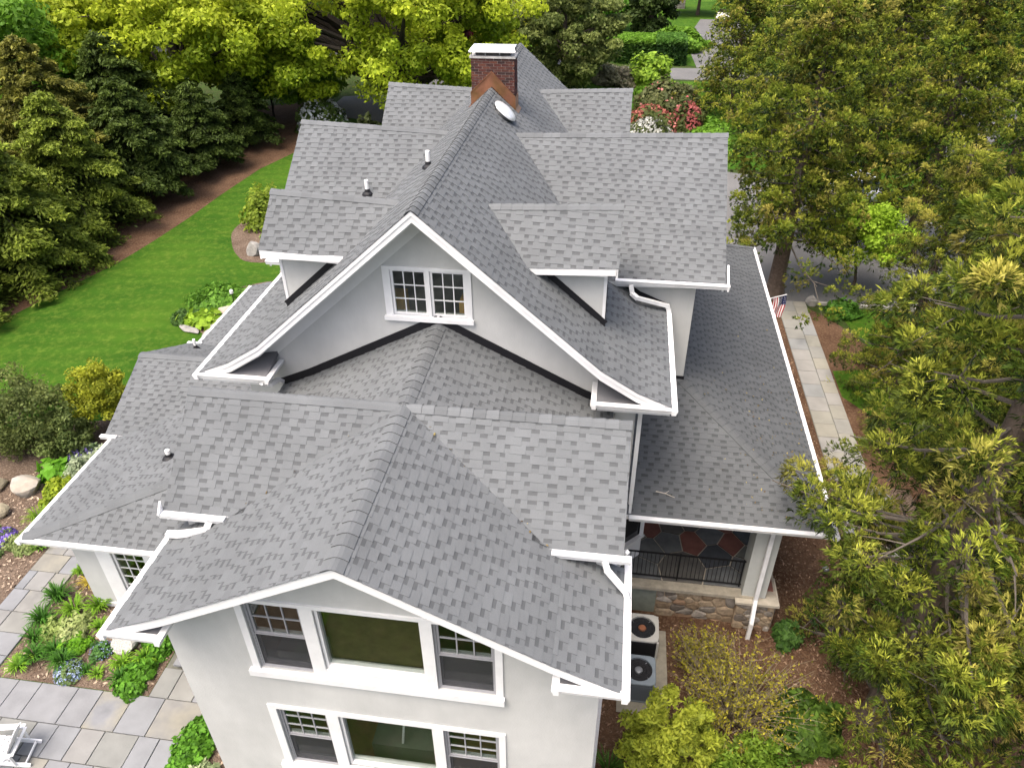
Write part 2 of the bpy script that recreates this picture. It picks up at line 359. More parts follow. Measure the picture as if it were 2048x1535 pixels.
def shingle(polys, v_start=None, expo=EXPO, dark=1.0):
    """cover convex roof polygons (all in one plane) with overlapping laminated shingle tabs"""
    global plane_id
    plane_id += 1; rr = random.Random(1000 + plane_id)
    P = [[Vector(p) for p in q] for q in polys]
    n = (P[0][1] - P[0][0]).cross(P[0][2] - P[0][0]).normalized()
    if n.z < 0: n = -n
    v = (Vector((0, 0, 1)) - n * n.z).normalized(); u = v.cross(n).normalized(); o = P[0][0]
    UV = []
    for q in P:
        a = [((p - o).dot(u), (p - o).dot(v)) for p in q]
        if area2(a) < 0: a = a[::-1]
        UV.append(a)
    v0 = min(p[1] for a in UV for p in a) if v_start is None else (Vector(v_start) - o).dot(v)
    v1 = max(p[1] for a in UV for p in a); u0 = min(p[0] for a in UV for p in a); u1 = max(p[0] for a in UV for p in a)
    k = int(math.floor((min(p[1] for a in UV for p in a) - v0) / expo)) - 1
    while v0 + k * expo < v1:
        va = v0 + k * expo; vb = va + expo
        x = u0 - rr.uniform(0, 0.5); tab = rr.random() < 0.5; tone = rr.uniform(0.96, 1.04); run = 0
        while x < u1:
            if run <= 0: tone = rr.uniform(0.955, 1.045); run = rr.uniform(0.8, 1.0)
            wd = rr.uniform(0.11, 0.30) if tab else rr.uniform(0.09, 0.17)
            x2 = x + wd; run -= wd
            t = tone * rr.uniform(0.97, 1.03)
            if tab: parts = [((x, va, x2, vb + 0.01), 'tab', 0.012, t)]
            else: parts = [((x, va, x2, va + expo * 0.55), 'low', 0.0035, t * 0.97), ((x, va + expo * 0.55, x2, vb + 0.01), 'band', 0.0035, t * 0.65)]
            for (xa, ya, xb, yb), kind, th, tt in parts:
                for a in UV:
                    q = [(xa, ya), (xb, ya), (xb, yb), (xa, yb)]
                    for i in range(len(a)):
                        q = clip(q, a[i], a[(i + 1) % len(a)])
                        if len(q) < 3: break
                    if len(q) < 3 or abs(area2(q)) < 2e-4: continue
                    pts = [o + u * p[0] + v * p[1] + n * (0.003 + th * (1.0 - 0.75 * min(max((p[1] - va) / expo, 0), 1))) for p in q]
                    lows = [o + u * p[0] + v * p[1] + n * 0.0005 for p in q]
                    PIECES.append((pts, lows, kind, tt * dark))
            x = x2; tab = not tab
        k += 1
def deck(poly, th=0.15):
    P = [Vector(p) for p in poly]; n = (P[1] - P[0]).cross(P[2] - P[0])
    if n.z < 0: P = P[::-1]
    ROOF.append((P, th))
def roofpoly(plan, zf, inset=None, th=0.15, v_start=None, sh=True, dark=1.0):
    """plan = list of convex xy polygons lying in one plane z = zf(x, y)"""
    if sh: shingle([[(x, y, zf(x, y)) for x, y in q] for q in plan], v_start, dark=dark)
    for q in (inset if inset is not None else plan): deck([(x, y, zf(x, y)) for x, y in q], th)

# ---- main roof: ridge along Y, slopes that flare towards the eaves
ZR = 10.37; YB = 14.84
PROF = [(0, ZR), (3.55, ZR - 0.88 * 3.55), (4.3, ZR - 0.88 * 3.55 - 0.465), (5.0, ZR - 0.88 * 3.55 - 0.465 - 0.294)]
ZE = PROF[-1][1]
def mz(d):
    d = abs(d)
    for (a, za), (b, zb) in zip(PROF, PROF[1:]):
        if d <= b or b == 5.0: return za + (zb - za) * (d - a) / (b - a)
def mx(z):
    for (a, za), (b, zb) in zip(PROF, PROF[1:]):
        if z >= zb or b == 5.0: return a + (z - za) / (zb - za) * (b - a)
for s in (-1, 1):
    acc = 0.0
    for (a, za), (b, zb) in list(zip(PROF, PROF[1:]))[::-1]:
        f = lambda x, y, a=a, za=za, b=b, zb=zb: za + (zb - za) * (abs(x) - a) / (b - a)
        roofpoly([[(s * a, -0.04), (s * b, -0.04), (s * b, YB + 0.04), (s * a, YB + 0.04)]], f,
                 [[(s * a, 0), (s * b, 0), (s * b, YB), (s * a, YB)]], th=0.17)
# ---- cross gables and dormers of the main roof
def dormer(s, yr, ye, xo, zi, zo, xi, slope, zend=True):
    """gable roof with its ridge along X running out of the main roof on side s (+1 right)"""
    t = (zo - zi) / (xo - xi); hy = yr - ye
    zr = lambda x: zi + t * (abs(x) - xi)
    for sy in (-1, 1):
        f = lambda x, y: zr(x) - slope * abs(y - yr)
        # inner (valley) points: on the main roof
        def inner(y):
            a, b = 0.2, xo
            for _ in range(40):
                m_ = (a + b) / 2
                if f(m_, y) > mz(m_): b = m_
                else: a = m_
            return b - 0.05
        y2 = yr + sy * hy; ym = yr + sy * hy * 0.5
        q = [(s * inner(yr), yr), (s * (xo + 0.03), yr), (s * (xo + 0.03), y2), (s * inner(y2), y2)]
        q2 = [(s * inner(yr), yr), (s * xo, yr), (s * xo, y2), (s * inner(y2), y2)]
        roofpoly([q], f, [q2], th=0.14)
    return zr
dz_R = dormer(1, 7.31, 3.83, 6.23, 9.60, 9.77, 0.87, 0.70)
dz_L = dormer(-1, 7.31, 3.83, 4.89, 9.60, 9.77, 0.87, 0.70)
dn_R = dormer(1, 2.53, 1.373, 3.73, 9.535, 9.66, 0.95, 0.785)
dn_L = dormer(-1, 2.53, 1.373, 3.77, 9.535, 9.66, 0.95, 0.785)
df_R = dormer(1, 12.10, 10.48, 3.83, 9.54, 9.65, 0.95, 0.785)
df_L = dormer(-1, 12.10, 10.48, 3.83, 9.54, 9.65, 0.95, 0.785)
# ---- rear wing towards the camera: gable along Y crossed by a gable along X
XW = 0.17; ZW = 7.652; YP = -5.856; YX = -2.112; SX = 0.838; YCE = -3.811; YCB = -0.41; XCL = -3.79; XCR = 4.114
WP = [(0, ZW), (3.0, ZW - 1.56), (3.97, ZW - 1.56 - 0.43)]
ZWE = WP[-1][1]
dval = SX * (YX - YCE) / 0.52
for s in (-1, 1):
    f1 = lambda x, y: ZW - 0.52 * abs(x - XW)
    f2 = lambda x, y: WP[1][1] - (abs(x - XW) - 3.0) * 0.4433
    X = lambda d: XW + s * d
    eave = 3.95 if s < 0 else 4.03
    roofpoly([[(X(3.0), YP - .04), (X(eave), YP - .04), (X(eave), YCE + .25), (X(3.0), YCE + .25)]], f2, [[(X(3.0), YP), (X(eave), YP), (X(eave), YCE + .25), (X(3.0), YCE + .25)]])
    roofpoly([[(X(0), YP - .04), (X(3.0), YP - .04), (X(3.0), YCE), (X(0), YCE)], [(X(0), YX), (X(0), YCE), (X(dval), YCE)],
              [(X(dval - 0.3), YCE), (X(3.0), YCE), (X(3.0), YCE + .25), (X(dval - 0.3), YCE + .25)]], f1,
             [[(X(0), YP), (X(3.0), YP), (X(3.0), YCE), (X(0), YCE)], [(X(0), YX), (X(0), YCE), (X(dval), YCE)]])
    # between the crossing and the big gable wall
    roofpoly([[(X(0), YX), (X(0), YCB), (X(dval), YCB)], [(X(0), YCB), (X(3.0), YCB), (X(3.0), 0.72), (X(0), 0.72)]], f1)
    roofpoly([[(X(3.0), YCB), (X(3.7), YCB), (X(3.7), 0.72), (X(3.0), 0.72)]], f2)
    # crossing gable
    xo = XCL if s < 0 else XCR
    fc = lambda x, y: ZW - SX * abs(y - YX)
    roofpoly([[(X(0), YX), (xo + s * .03, YX), (xo + s * .03, YCE), (X(dval), YCE)]], fc, [[(X(0), YX), (xo, YX), (xo, YCE), (X(dval), YCE)]])
    roofpoly([[(X(0), YX), (xo, YX), (xo, YCB), (X(dval), YCB)]], fc)
# ---- one storey wing on the left: hipped, with a small cross gable
XL0 = -9.638; YL0 = -1.656; ZL = 2.5; SLX = 0.26; SLY = 0.58; YL1 = 11.165
fL = lambda x, y: ZL + SLX * (x - XL0)
fF = lambda x, y: ZL + SLY * (y - YL0)
yh = YL0 + SLX * (-3.5 - XL0) / SLY
roofpoly([[(XL0, YL0), (-3.5, YL0), (-3.5, yh)]], fF)
roofpoly([[(XL0, YL0), (-3.5, yh), (-3.5, YL1), (XL0, YL1)]], fL)
YM = 4.495; ZM = 3.713; SM = 0.47; YME = 2.10
xm0 = -9.86; fM = lambda x, y: ZM - SM * abs(y - YM)
xin = lambda y: XL0 + (fM(0, y) - ZL) / SLX
for sy in (-1, 1):
    y2 = YM + sy * (YM - YME)
    roofpoly([[(xm0, YM), (xin(YM), YM), (xin(y2), y2), (xm0, y2)]], fM)
# ---- porch roof on the right: hipped
XO = 9.11; YO = 0.76; ZO = 2.7; SO = 0.50; YO1 = 16.42
fR = lambda x, y: ZO + SO * (XO - x)
fP = lambda x, y: ZO + SO * 1.06 * (y - YO)
xh = 4.3; yhp = YO + (XO - xh) / 1.06
roofpoly([[(XO, YO), (XO, YO1), (xh, YO1 - (XO - xh)), (xh, yhp)]], fR, dark=0.76)  # dark puts the shade of the trees into the porch shingle colour
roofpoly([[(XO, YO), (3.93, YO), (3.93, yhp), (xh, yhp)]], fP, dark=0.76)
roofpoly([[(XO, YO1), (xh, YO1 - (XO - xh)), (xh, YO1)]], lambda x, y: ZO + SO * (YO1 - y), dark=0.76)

rb = MB()
for P_, th in ROOF: rb.slab(P_, (0, 0, -th), 0, 1, 2)
roof = rb.obj('roof', [DECK, WHITE, SOFF], house, origin=(0, 4, 2.5))
# shingles: the 300 that show largest are objects, the rest one joined part
LIGHT = (0.129, 0.136, 0.139)
def vis_area(pts):
    q = [project(p) for p in pts]
    if any(not (-40 < a < 2088 and -40 < b < 1575) for a, b, c in q): return 0.0
    return abs(area2([(a, b) for a, b, c in q]))
order = sorted(range(len(PIECES)), key=lambda i: -vis_area(PIECES[i][0]) if PIECES[i][2] == 'tab' else 0)
top = set(order[:300])
def piece_geo(mb, cols, pc):
    pts, lows, kind, t = pc; n = len(pts)
    nv = (pts[1] - pts[0]).cross(pts[2] - pts[1])
    f = list(range(n)); fl = nv.z < 0
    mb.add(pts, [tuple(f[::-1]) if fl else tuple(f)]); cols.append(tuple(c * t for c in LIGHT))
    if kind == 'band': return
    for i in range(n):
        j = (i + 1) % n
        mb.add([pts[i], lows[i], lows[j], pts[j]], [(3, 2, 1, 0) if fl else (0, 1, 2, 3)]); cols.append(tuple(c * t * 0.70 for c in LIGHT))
jm = MB(); jc = []
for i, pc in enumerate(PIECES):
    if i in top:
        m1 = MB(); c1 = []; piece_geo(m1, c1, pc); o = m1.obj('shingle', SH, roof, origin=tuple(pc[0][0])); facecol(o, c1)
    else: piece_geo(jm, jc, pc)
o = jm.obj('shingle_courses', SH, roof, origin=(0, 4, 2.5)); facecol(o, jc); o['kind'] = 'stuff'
# ---- ridge and hip caps
def caps(p, q, nl, nr, step=0.22, lift=0.012, half=0.15, dark=1.0, seed=1):
    """bent cap shingles laid from p (first, lowest lap) to q; nl, nr unit normals of the two slopes"""
    rr = random.Random(seed); p = Vector(p); q = Vector(q); d = (q - p); Lg = d.length; d.normalize()
    nl = Vector(nl).normalized(); nr = Vector(nr).normalized()
    if d.cross(nl).dot(nr - nl) < 0: sgn = 1
    tl = d.cross(nl).normalized(); tr = d.cross(nr).normalized()
    # tl must point away from nr side
    if tl.dot(nr) > 0: tl = -tl
    if tr.dot(nl) > 0: tr = -tr
    up = (nl + nr).normalized()
    n = int(Lg / step); tones = [rr.choice([0.88, 0.95, 1.0, 1.03, 1.06]) * rr.uniform(0.97, 1.03) for _ in range(4)]
    meshes = []
    for t in tones:
        mb = MB(); cols = []; ring = []
        for (along, h) in ((-0.012, 0.030), (step + 0.06, 0.012)):
            row = []
            for k, (tt, nn, dist) in enumerate(((tl, nl, half), (tl, nl, 0.055), (None, up, 0), (tr, nr, 0.055), (tr, nr, half))):
                base = d * along + nn * h if tt is None else d * along + tt * dist + nn * h
                if tt is None: base = base - up * 0.014
                row.append(base)
            ring.append(row)
        lo = [[a - up * 0.014 for a in r_] for r_ in ring]
        pts = ring[0] + ring[1] + lo[0] + lo[1]; F = []
        for k in range(4): F.append((k, k + 1, 5 + k + 1, 5 + k)); F.append((10 + k, 10 + k + 1, k + 1, k))
        F.append((0, 5, 15, 10)); F.append((4, 14, 19, 9))
        mb.add(pts, F)
        me = bpy.data.meshes.new('ridge_cap'); me.from_pydata([tuple(a) for a in mb.v], [], mb.f)
        at = me.attributes.new('Col', 'FLOAT_COLOR', 'FACE'); cc = np.ones((len(mb.f), 4), dtype=np.float32)
        for i in range(len(mb.f)): cc[i, :3] = np.array(LIGHT) * t * dark * (0.5 if (i < 8 and i % 2 == 1) else 1.0)
        at.data.foreach_set('color', cc.ravel()); me.materials.append(SH); meshes.append(me)
    for i in range(n):
        o = bpy.data.objects.new('ridge_cap', meshes[rr.randrange(4)]); COL.objects.link(o); o.parent = roof
        o.location = p + d * (i * Lg / n) + up * (rr.uniform(0, 0.004)) - WL[roof.name]
def nrm(sx, sy): return Vector((sx, sy, 1)).normalized()     # slope falling towards (sx, sy)
caps((0, -0.04, ZR), (0, 8.74, ZR), nrm(-.88, 0), nrm(.88, 0), seed=1)
caps((0, 9.4, ZR), (0, YB, ZR), nrm(-.88, 0), nrm(.88, 0), seed=2)
caps((XW, YP - .04, ZW), (XW, YX - .1, ZW), nrm(-.52, 0), nrm(.52, 0), seed=3, half=0.17)
caps((XW, YX + .05, ZW), (XW, 0.70, ZW), nrm(-.52, 0), nrm(.52, 0), seed=4, half=0.17)
caps((XCL - .03, YX, ZW), (XW - .1, YX, ZW), nrm(0, -SX), nrm(0, SX), seed=5)
caps((XCR + .03, YX, ZW), (XW + .1, YX, ZW), nrm(0, -SX), nrm(0, SX), seed=6)
caps((6.26, 7.31, dz_R(6.26)), (0.92, 7.31, dz_R(.92)), nrm(0, -.7), nrm(0, .7), seed=7)
caps((-4.92, 7.31, dz_L(4.92)), (-0.92, 7.31, dz_L(.92)), nrm(0, -.7), nrm(0, .7), seed=8)
caps((3.76, 2.53, dn_R(3.76)), (0.98, 2.53, dn_R(.98)), nrm(0, -.785), nrm(0, .785), seed=9)
caps((-3.80, 2.53, dn_L(3.80)), (-0.98, 2.53, dn_L(.98)), nrm(0, -.785), nrm(0, .785), seed=10)
caps((3.86, 12.1, df_R(3.86)), (0.98, 12.1, df_R(.98)), nrm(0, -.785), nrm(0, .785), seed=11)
caps((-3.86, 12.1, df_L(3.86)), (-0.98, 12.1, df_L(.98)), nrm(0, -.785), nrm(0, .785), seed=12)
caps((XO, YO, ZO), (5.5, YO + (XO - 5.5) / 1.06, fR(5.5, 0)), nrm(SO, 0), nrm(0, -SO * 1.06), seed=13, dark=0.76)  # porch hip caps carry the same tree shade in their colour
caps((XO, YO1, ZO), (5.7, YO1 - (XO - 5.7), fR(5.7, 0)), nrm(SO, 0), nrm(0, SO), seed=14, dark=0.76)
caps((XL0, YL0, ZL), (-4.0, YL0 + SLX * (-4.0 - XL0) / SLY, fL(-4.0, 0)), nrm(-SLX, 0), nrm(0, -SLY), seed=15)
caps((xm0, YM, ZM), (-5.2, YM, ZM), nrm(0, -SM), nrm(0, SM), seed=16)

# ------------------------------------------------------------------ walls
def wall_y(name, y, th, x0, x1, z0, top, holes=(), m=STUC, parent=house, brk=()):
    """wall in a plane of constant y, outer face at y, thickness th (towards +y); top(x) piecewise linear"""
    mb = MB(); xs = sorted({x0, x1, *brk, *[h for q in holes for h in q[:2]]}); xs = [x for x in xs if x0 <= x <= x1]
    for a, b in zip(xs, xs[1:]):
        c = (a + b) / 2; hz = sorted([(q[2], q[3]) for q in holes if q[0] < c < q[1]]); zz = z0
        segs = []
        for lo, hi in hz: segs.append((zz, zz, lo, lo)); zz = hi
        segs.append((zz, zz, top(a), top(b)))
        for za, zb, ta, tb in segs:
            if ta - za < 1e-3 and tb - zb < 1e-3: continue
            mb.slab([(a, y, za), (b, y, zb), (b, y, max(tb, zb + 1e-4)), (a, y, max(ta, za + 1e-4))], (0, th, 0))
    return mb.obj(name, m, parent)
def wall_x(name, x, th, y0, y1, z0, top, m=STUC, parent=house, brk=()):
    mb = MB(); ys_ = sorted({y0, y1, *brk})
    for a, b in zip(ys_, ys_[1:]):
        q = [(x, a, z0), (x, b, z0), (x, b, top(b)), (x, a, top(a))]
        mb.slab(q if th < 0 else q[::-1], (th, 0, 0))
    return mb.obj(name, m, parent)
wf = lambda x: (ZW - 0.52 * min(abs(x - XW), 3.0) - 0.4433 * max(0, abs(x - XW) - 3.0)) - 0.13
YF = -5.103
UPH = [(-1.93, -0.95, 3.95, 5.72), (-0.72, 1.06, 4.14, 5.72), (1.23, 2.22, 3.95, 5.72)]
LOH = [(-1.90, -0.95, 0.90, 2.74), (-0.72, 1.06, 1.05, 2.74), (1.23, 2.24, 0.90, 2.74)]
wall_y('wall', YF, 0.22, -3.505, 3.915, -1.8, wf, UPH + LOH, brk=(XW, XW - 3, XW + 3))
wall_x('wall', -3.505, 0.2, YF + .22, 0.72, -1.8, lambda y: ZWE + 0.02 if y < YCE + .11 else max(ZWE + 0.02, ZW - SX * abs(y - YX) - 0.13), brk=(YCE + .1, YCE + .12, YX, YCB))
wall_x('wall', 3.915, -0.2, YF + .22, 0.72, -1.8, lambda y: ZWE + 0.02 if y < YCE + .11 else max(ZWE + 0.02, ZW - SX * abs(y - YX) - 0.13), brk=(YCE + .1, YCE + .12, YX, YCB))
for a, b in ((-3.505, -2.35), (2.7, 3.915)):
    wall_y('wall', YCE + 0.32, 0.15, a, b, 5.3, lambda x: 6.38)
GH = [(-0.76, -0.02, 7.80, 8.83), (0.05, 0.77, 7.80, 8.83)]
wall_y('wall', 0.72, 0.2, -4.35, 4.35, -1.8, lambda x: mz(x) - 0.15, GH, brk=(0, -3.55, 3.55, -4.3, 4.3))
wall_y('wall', 14.1, 0.2, -4.35, 4.35, -1.8, lambda x: mz(x) - 0.15, (), brk=(0, -3.55, 3.55, -4.3, 4.3))
for s in (-1, 1): wall_x('wall', s * 4.35, -s * 0.2, 0.92, 14.1, -1.8, lambda y: mz(4.35) - 0.12)
def gable_end(s, x, y0, y1, yr, zb, ze, zr_):
    mb = MB(); q = [(x, y0, zb), (x, y1, zb), (x, y1, ze), (x, yr, zr_), (x, y0, ze)]
    mb.slab(q if s > 0 else q[::-1], (-s * 0.15, 0, 0)); return mb.obj('wall', STUC, house)
gable_end(1, 5.63, 4.06, 10.56, 7.31, -1.8, 9.75 - .7 * 3.26 - .12, 9.75 - .12)
gable_end(-1, -4.40, 4.06, 10.56, 7.31, 6.0, 9.74 - .7 * 3.26 - .12, 9.74 - .12)
for y, th in ((4.05, 0.15), (10.57, -0.15)):
    wall_y('wall', y, th, 2.6, 5.633, -1.8, lambda x: 9.7 - .7 * 3.26 - .11)
    wall_y('wall', y, th, -4.403, -2.6, 6.0, lambda x: 9.7 - .7 * 3.26 - .11)
CHK = []
for yc0, yc1, yr in ((1.70, 3.36, 2.53), (11.27, 12.93, 12.10)):
    for s in (-1, 1):
        for y, th in ((yc0, 0.1), (yc1, -0.1)):
            wall_y('wall', y, th, *sorted((s * 1.75, s * 3.53)), 6.9, lambda x: 9.62 - .785 * .83 - .10)
        gable_end(s, s * 3.53, yc0 + .1, yc1 - .1, yr, 6.9, 9.62 - .785 * .73 - .1, 9.62 - .1)
# left wing
LWH = [(-8.15, -7.27, -0.05, 1.62), (-7.05, -6.2, -0.05, 1.62)]
wall_y('wall', -1.02, 0.2, -9.2, -3.3, -0.62, lambda x: 2.58, LWH)
wall_x('wall', -9.2, 0.2, -0.82, 10.6, -0.62, lambda y: 2.5)
wall_y('wall', 10.6, 0.2, -9.2, -4.3, -0.62, lambda x: fL(x, 0) - 0.16)
mb = MB(); mb.slab([(-9.45, 2.45, 2.2), (-9.45, 2.45, ZM - SM * 2.045 - .13), (-9.45, YM, ZM - .14), (-9.45, 6.54, ZM - SM * 2.045 - .13), (-9.45, 6.54, 2.2)][::-1], (0.2, 0, 0)); mb.obj('wall', STUC, house)
mb = MB(); mb.box(-9.24, -3.6, -1.06, -1.021, -0.6, -0.42); mb.box(-9.24, -9.201, -1.06, 10.6, -0.6, -0.42); mb.obj('base_trim', WHITE, house)
# floors inside, seen dark through the glass
mb = MB(); mb.box(-3.3, 3.7, YF + .23, 0.7, 3.05, 3.15); mb.obj('upper_floor', WOODF, house)
mb = MB(); mb.box(-3.3, 3.7, YF + .23, 0.7, -0.25, -0.1); mb.obj('lower_floor', WOODF, house)
mb = MB(); mb.box(-3.3, 3.3, 0.93, 6.0, 6.85, 6.95); mb.obj('attic_floor', INT, house)
mb = MB(); mb.box(-9.0, -3.6, -0.8, 10.4, -0.62, -0.5); mb.obj('sunroom_floor', WOODF, house)
# black membrane flashing where roofs meet walls
def strip(p, q, ht=0.13, th=0.02):
    mb = MB(); mb.beam(p, q, th, ht); return mb
for s in (-1, 1):
    a = (XW, 0.705, ZW + 0.10); e = XW + s * 3.0; b = (e, 0.705, wf(e) + .13 + 0.10); e2 = XW + s * 3.7; c = (e2, 0.705, wf(e2) + .13 + .10)
    mb = MB(); mb.beam(a, b, 0.022, 0.17, up=(0, 1, 0) if False else (0, 0, 1)); mb.beam(b, c, 0.022, 0.17); mb.obj('flashing', BLACK, house)
    for yc in (1.70, 11.27):
        mb = MB(); p0 = (s * 1.85, yc - 0.012, mz(1.85) + .08); p1 = (s * 3.56, yc - 0.012, mz(3.56) + .08); mb.beam(p0, p1, 0.02, 0.15); mb.obj('flashing', BLACK, house)
        mb = MB(); mb.box(s * 3.50, s * 3.56, yc - .02, yc + 1.7, mz(3.53) - .05, mz(3.53) + .12); mb.obj('flashing', BLACK, house)
mb = MB(); mb.box(4.36, 5.66, 4.03, 4.049, fP(0, 4.05) - .02, fP(0, 4.05) + .11); mb.obj('flashing', BLACK, house)
mb = MB(); mb.beam((3.0, 4.03, mz(3.0) + .07), (4.3, 4.03, mz(4.3) + .07), .02, .14); mb.beam((4.3, 4.03, mz(4.3) + .07), (5.0, 4.03, mz(5) + .07), .02, .14); mb.obj('flashing', BLACK, house)
# ---- white rake boards and fascias
def board(p, q, ht, th=0.035, m=WHITE, name='rake_board'):
    mb = MB(); mb.beam(p, q, th, ht); return mb.obj(name, m, house)
for s in (-1, 1):
    for (a, za), (b, zb) in zip(PROF, PROF[1:]):
        if b == 5.0: b, zb = 4.85, za + (zb - za) * 0.79
        sl_ = math.hypot(b - a, zb - za)
        mb = MB(); mb.slab([(s * a, -0.022, za - .01), (s * a, -0.022, za - .23), (s * b, -0.022, zb - .23), (s * b, -0.022, zb - .01)][::s], (0, 0.045, 0)); mb.obj('rake_board', WHITE, house)
        mb = MB(); mb.slab([(s * a, -0.036, za - .012), (s * a, -0.036, za - .10), (s * b, -0.036, zb - .10), (s * b, -0.036, zb - .012)][::s], (0, 0.013, 0)); mb.obj('rake_moulding', WHITE, house)
        if b < 4.5: mb = MB(); mb.slab([(s * a, 0.702, za - .27), (s * a, 0.702, za - .66), (s * b, 0.702, zb - .66), (s * b, 0.702, zb - .27)][::s], (0, .016, 0)); mb.obj('frieze', SOFF, house)
        # boxed soffit behind the rake
        mb = MB(); mb.slab([(s * a, 0.03, za - .27), (s * b, 0.03, zb - .27), (s * b, 0.715, zb - .27), (s * a, 0.715, za - .27)][::-s], (0, 0, 0.08)); mb.obj('soffit', SOFF, house)
    for (a, za), (b, zb) in zip(WP, WP[1:]):
        if b == 3.97: b, zb = 3.75, za - .75 * .4433
        xa, xb = XW + s * a, XW + s * b
        mb = MB(); mb.slab([(xa, YP - .022, za - .01), (xa, YP - .022, za - .19), (xb, YP - .022, zb - .19), (xb, YP - .022, zb - .01)][::s], (0, 0.045, 0)); mb.obj('rake_board', WHITE, house)
        mb = MB(); mb.slab([(xa, YP + .03, za - .22), (xb, YP + .03, zb - .22), (xb, YF - .005, zb - .22), (xa, YF - .005, za - .22)][::-s], (0, 0, 0.07)); mb.obj('soffit', SOFF, house)
    # crossing gable rakes
    xo = XCL if s < 0 else XCR
    for y2 in (YCE, YCB):
        mb = MB(); q = [(xo + s * .015, YX, ZW - .01), (xo + s * .015, YX, ZW - .22), (xo + s * .015, y2, ZW - SX * abs(y2 - YX) - .22), (xo + s * .015, y2, ZW - SX * abs(y2 - YX) - .01)]
        mb.slab(q, (-s * .04, 0, 0)); mb.obj('rake_board', WHITE, house)
    # small dormer fascia and corner trim
    for yc, zf_ in ((1.373, dn_R if s > 0 else dn_L), (10.48, df_R if s > 0 else df_L)):
        xo = 3.73 if s > 0 else 3.77; hd = 1.16 if yc < 5 else 1.63
        fy = .10 if (s > 0 and yc < 5) else 0.0; mb = MB(); mb.box(s * 1.95, s * (xo - .01), yc - .012 + fy, yc + .02 + fy, zf_(3.0) - .785 * hd - .14, zf_(3.0) - .785 * hd - .01); mb.box(s * 1.85, s * (xo - .2), yc + .02, yc + .32, zf_(3.0) - .785 * hd - .15, zf_(3.0) - .785 * hd - .11); mb.obj('fascia', WHITE, house)
        mb = MB(); yt = 1.70 if yc < 5 else 11.27; mb.box(s * 3.48, s * 3.545, yt - .015, yt + .02, mz(3.53) - .1, zf_(3.5) - .785 * .83 - .1); mb.obj('corner_trim', WHITE, house)
for x0, x1, yr, zr_, sl_, he in ((6.20, 6.24, 7.31, 9.77, .7, 3.48), (-4.90, -4.86, 7.31, 9.77, .7, 3.48), (-9.87, -9.83, YM, ZM, SM, YM - YME), (3.71, 3.745, 2.53, 9.66, .785, 1.157), (-3.785, -3.75, 2.53, 9.66, .785, 1.157)):
    for sy in (-1, 1):
        mb = MB(); mb.slab([(x1, yr, zr_ - .015), (x1, yr, zr_ - .2), (x1, yr + sy * he, zr_ - sl_ * he - .2), (x1, yr + sy * he, zr_ - sl_ * he - .015)][::-sy], (x0 - x1, 0, 0)); mb.obj('rake_board', WHITE, house)
# ---- gutters (K style box) and downspouts
def gutter(p, q, out, name='gutter', wd=0.118):
    p = Vector(p); q = Vector(q); o_ = Vector(out); mb = MB()
    prof = [(0, 0), (wd, 0), (wd, -.025), (wd - .022, -.065), (wd - .03, -.108), (0, -.108)]
    a = [p + o_ * x + Vector((0, 0, z)) for x, z in prof]; b = [q + o_ * x + Vector((0, 0, z)) for x, z in prof]; n = len(prof)
    F = [tuple(range(n)), tuple(reversed(range(n, 2 * n)))] + [(i, i + n, (i + 1) % n + n, (i + 1) % n) for i in range(n)]
    mb.add(a + b, F); bm = bmesh.new(); me = bpy.data.meshes.new('t')
    me.from_pydata([tuple(v_) for v_ in mb.v], [], mb.f); bm.from_mesh(me); bmesh.ops.recalc_face_normals(bm, faces=bm.faces[:])
    mb.v = [tuple(v_.co) for v_ in bm.verts]; mb.f = [tuple(v_.index for v_ in f.verts) for f in bm.faces]; bm.free(); bpy.data.meshes.remove(me)
    return mb.obj(name, GUT, house)
def pipe(pts, wd=0.085, name='downspout'):
    mb = MB()
    for i in range(len(pts) - 1):
        a = Vector(pts[i]); b = Vector(pts[i + 1]); d = (b - a).normalized(); mb.beam(a - d * .03, b + d * .03, wd, wd * .8, up=(0, 1, 0.2) if abs(d.z) > .8 else (0, 0, 1))
    return mb.obj(name, GUT, house)
gz = ZE - 0.005
gutter((5.0, -0.14, gz), (5.0, 4.03, gz), (1, 0, 0)); gutter((-5.0, -0.14, gz), (-5.0, YB, gz), (-1, 0, 0))
for s in (-1, 1):       # eave returns of the big gable
    gutter((s * 3.5, 0, gz), (s * 5.0, 0, gz), (0, -1, 0)); gutter((s * 3.5, -0.135, gz), (s * 3.5, 0.70, gz), (-s, 0, 0), wd=.11)
    mb = MB(); mb.slab([(s * 3.5, 0.0, gz - .02), (s * 5.0, 0.0, gz - .02), (s * 5.0, 0.715, gz - .06), (s * 3.5, 0.715, gz + .2)][::s], (0, 0, -.1)); o_ = mb.obj('return_roof', SH, house); facecol(o_, [(0.13, 0.13, 0.135)] * 6)
    mb = MB(); mb.box(s * 3.52, s * 4.98, 0.0, 0.71, gz - .22, gz - .125); mb.obj('soffit', WHITE, house)
    # returns of the rear gable
    xe = 4.198 if s > 0 else -3.778; xi_ = 3.30 if s > 0 else -2.95; z_ = 5.66
    gutter((xi_, YP, z_), (xe, YP, z_), (0, -1, 0)); gutter((xi_, YP - .135, z_), (xi_, YF - .01, z_), (-s, 0, 0), wd=.11)
    mb = MB(); mb.slab([(xi_, YP, z_ - .02), (xe, YP, z_ - .02), (xe, YF - .01, z_ - .06), (xi_, YF - .01, z_ + .15)][::s], (0, 0, -.1)); o_ = mb.obj('return_roof', SH, house); facecol(o_, [(0.11, 0.11, 0.115)] * 6)
    mb = MB(); mb.box(xi_ + s * .02, xe - s * .02, YP, YF - .01, z_ - .22, z_ - .125); mb.obj('soffit', WHITE, house)
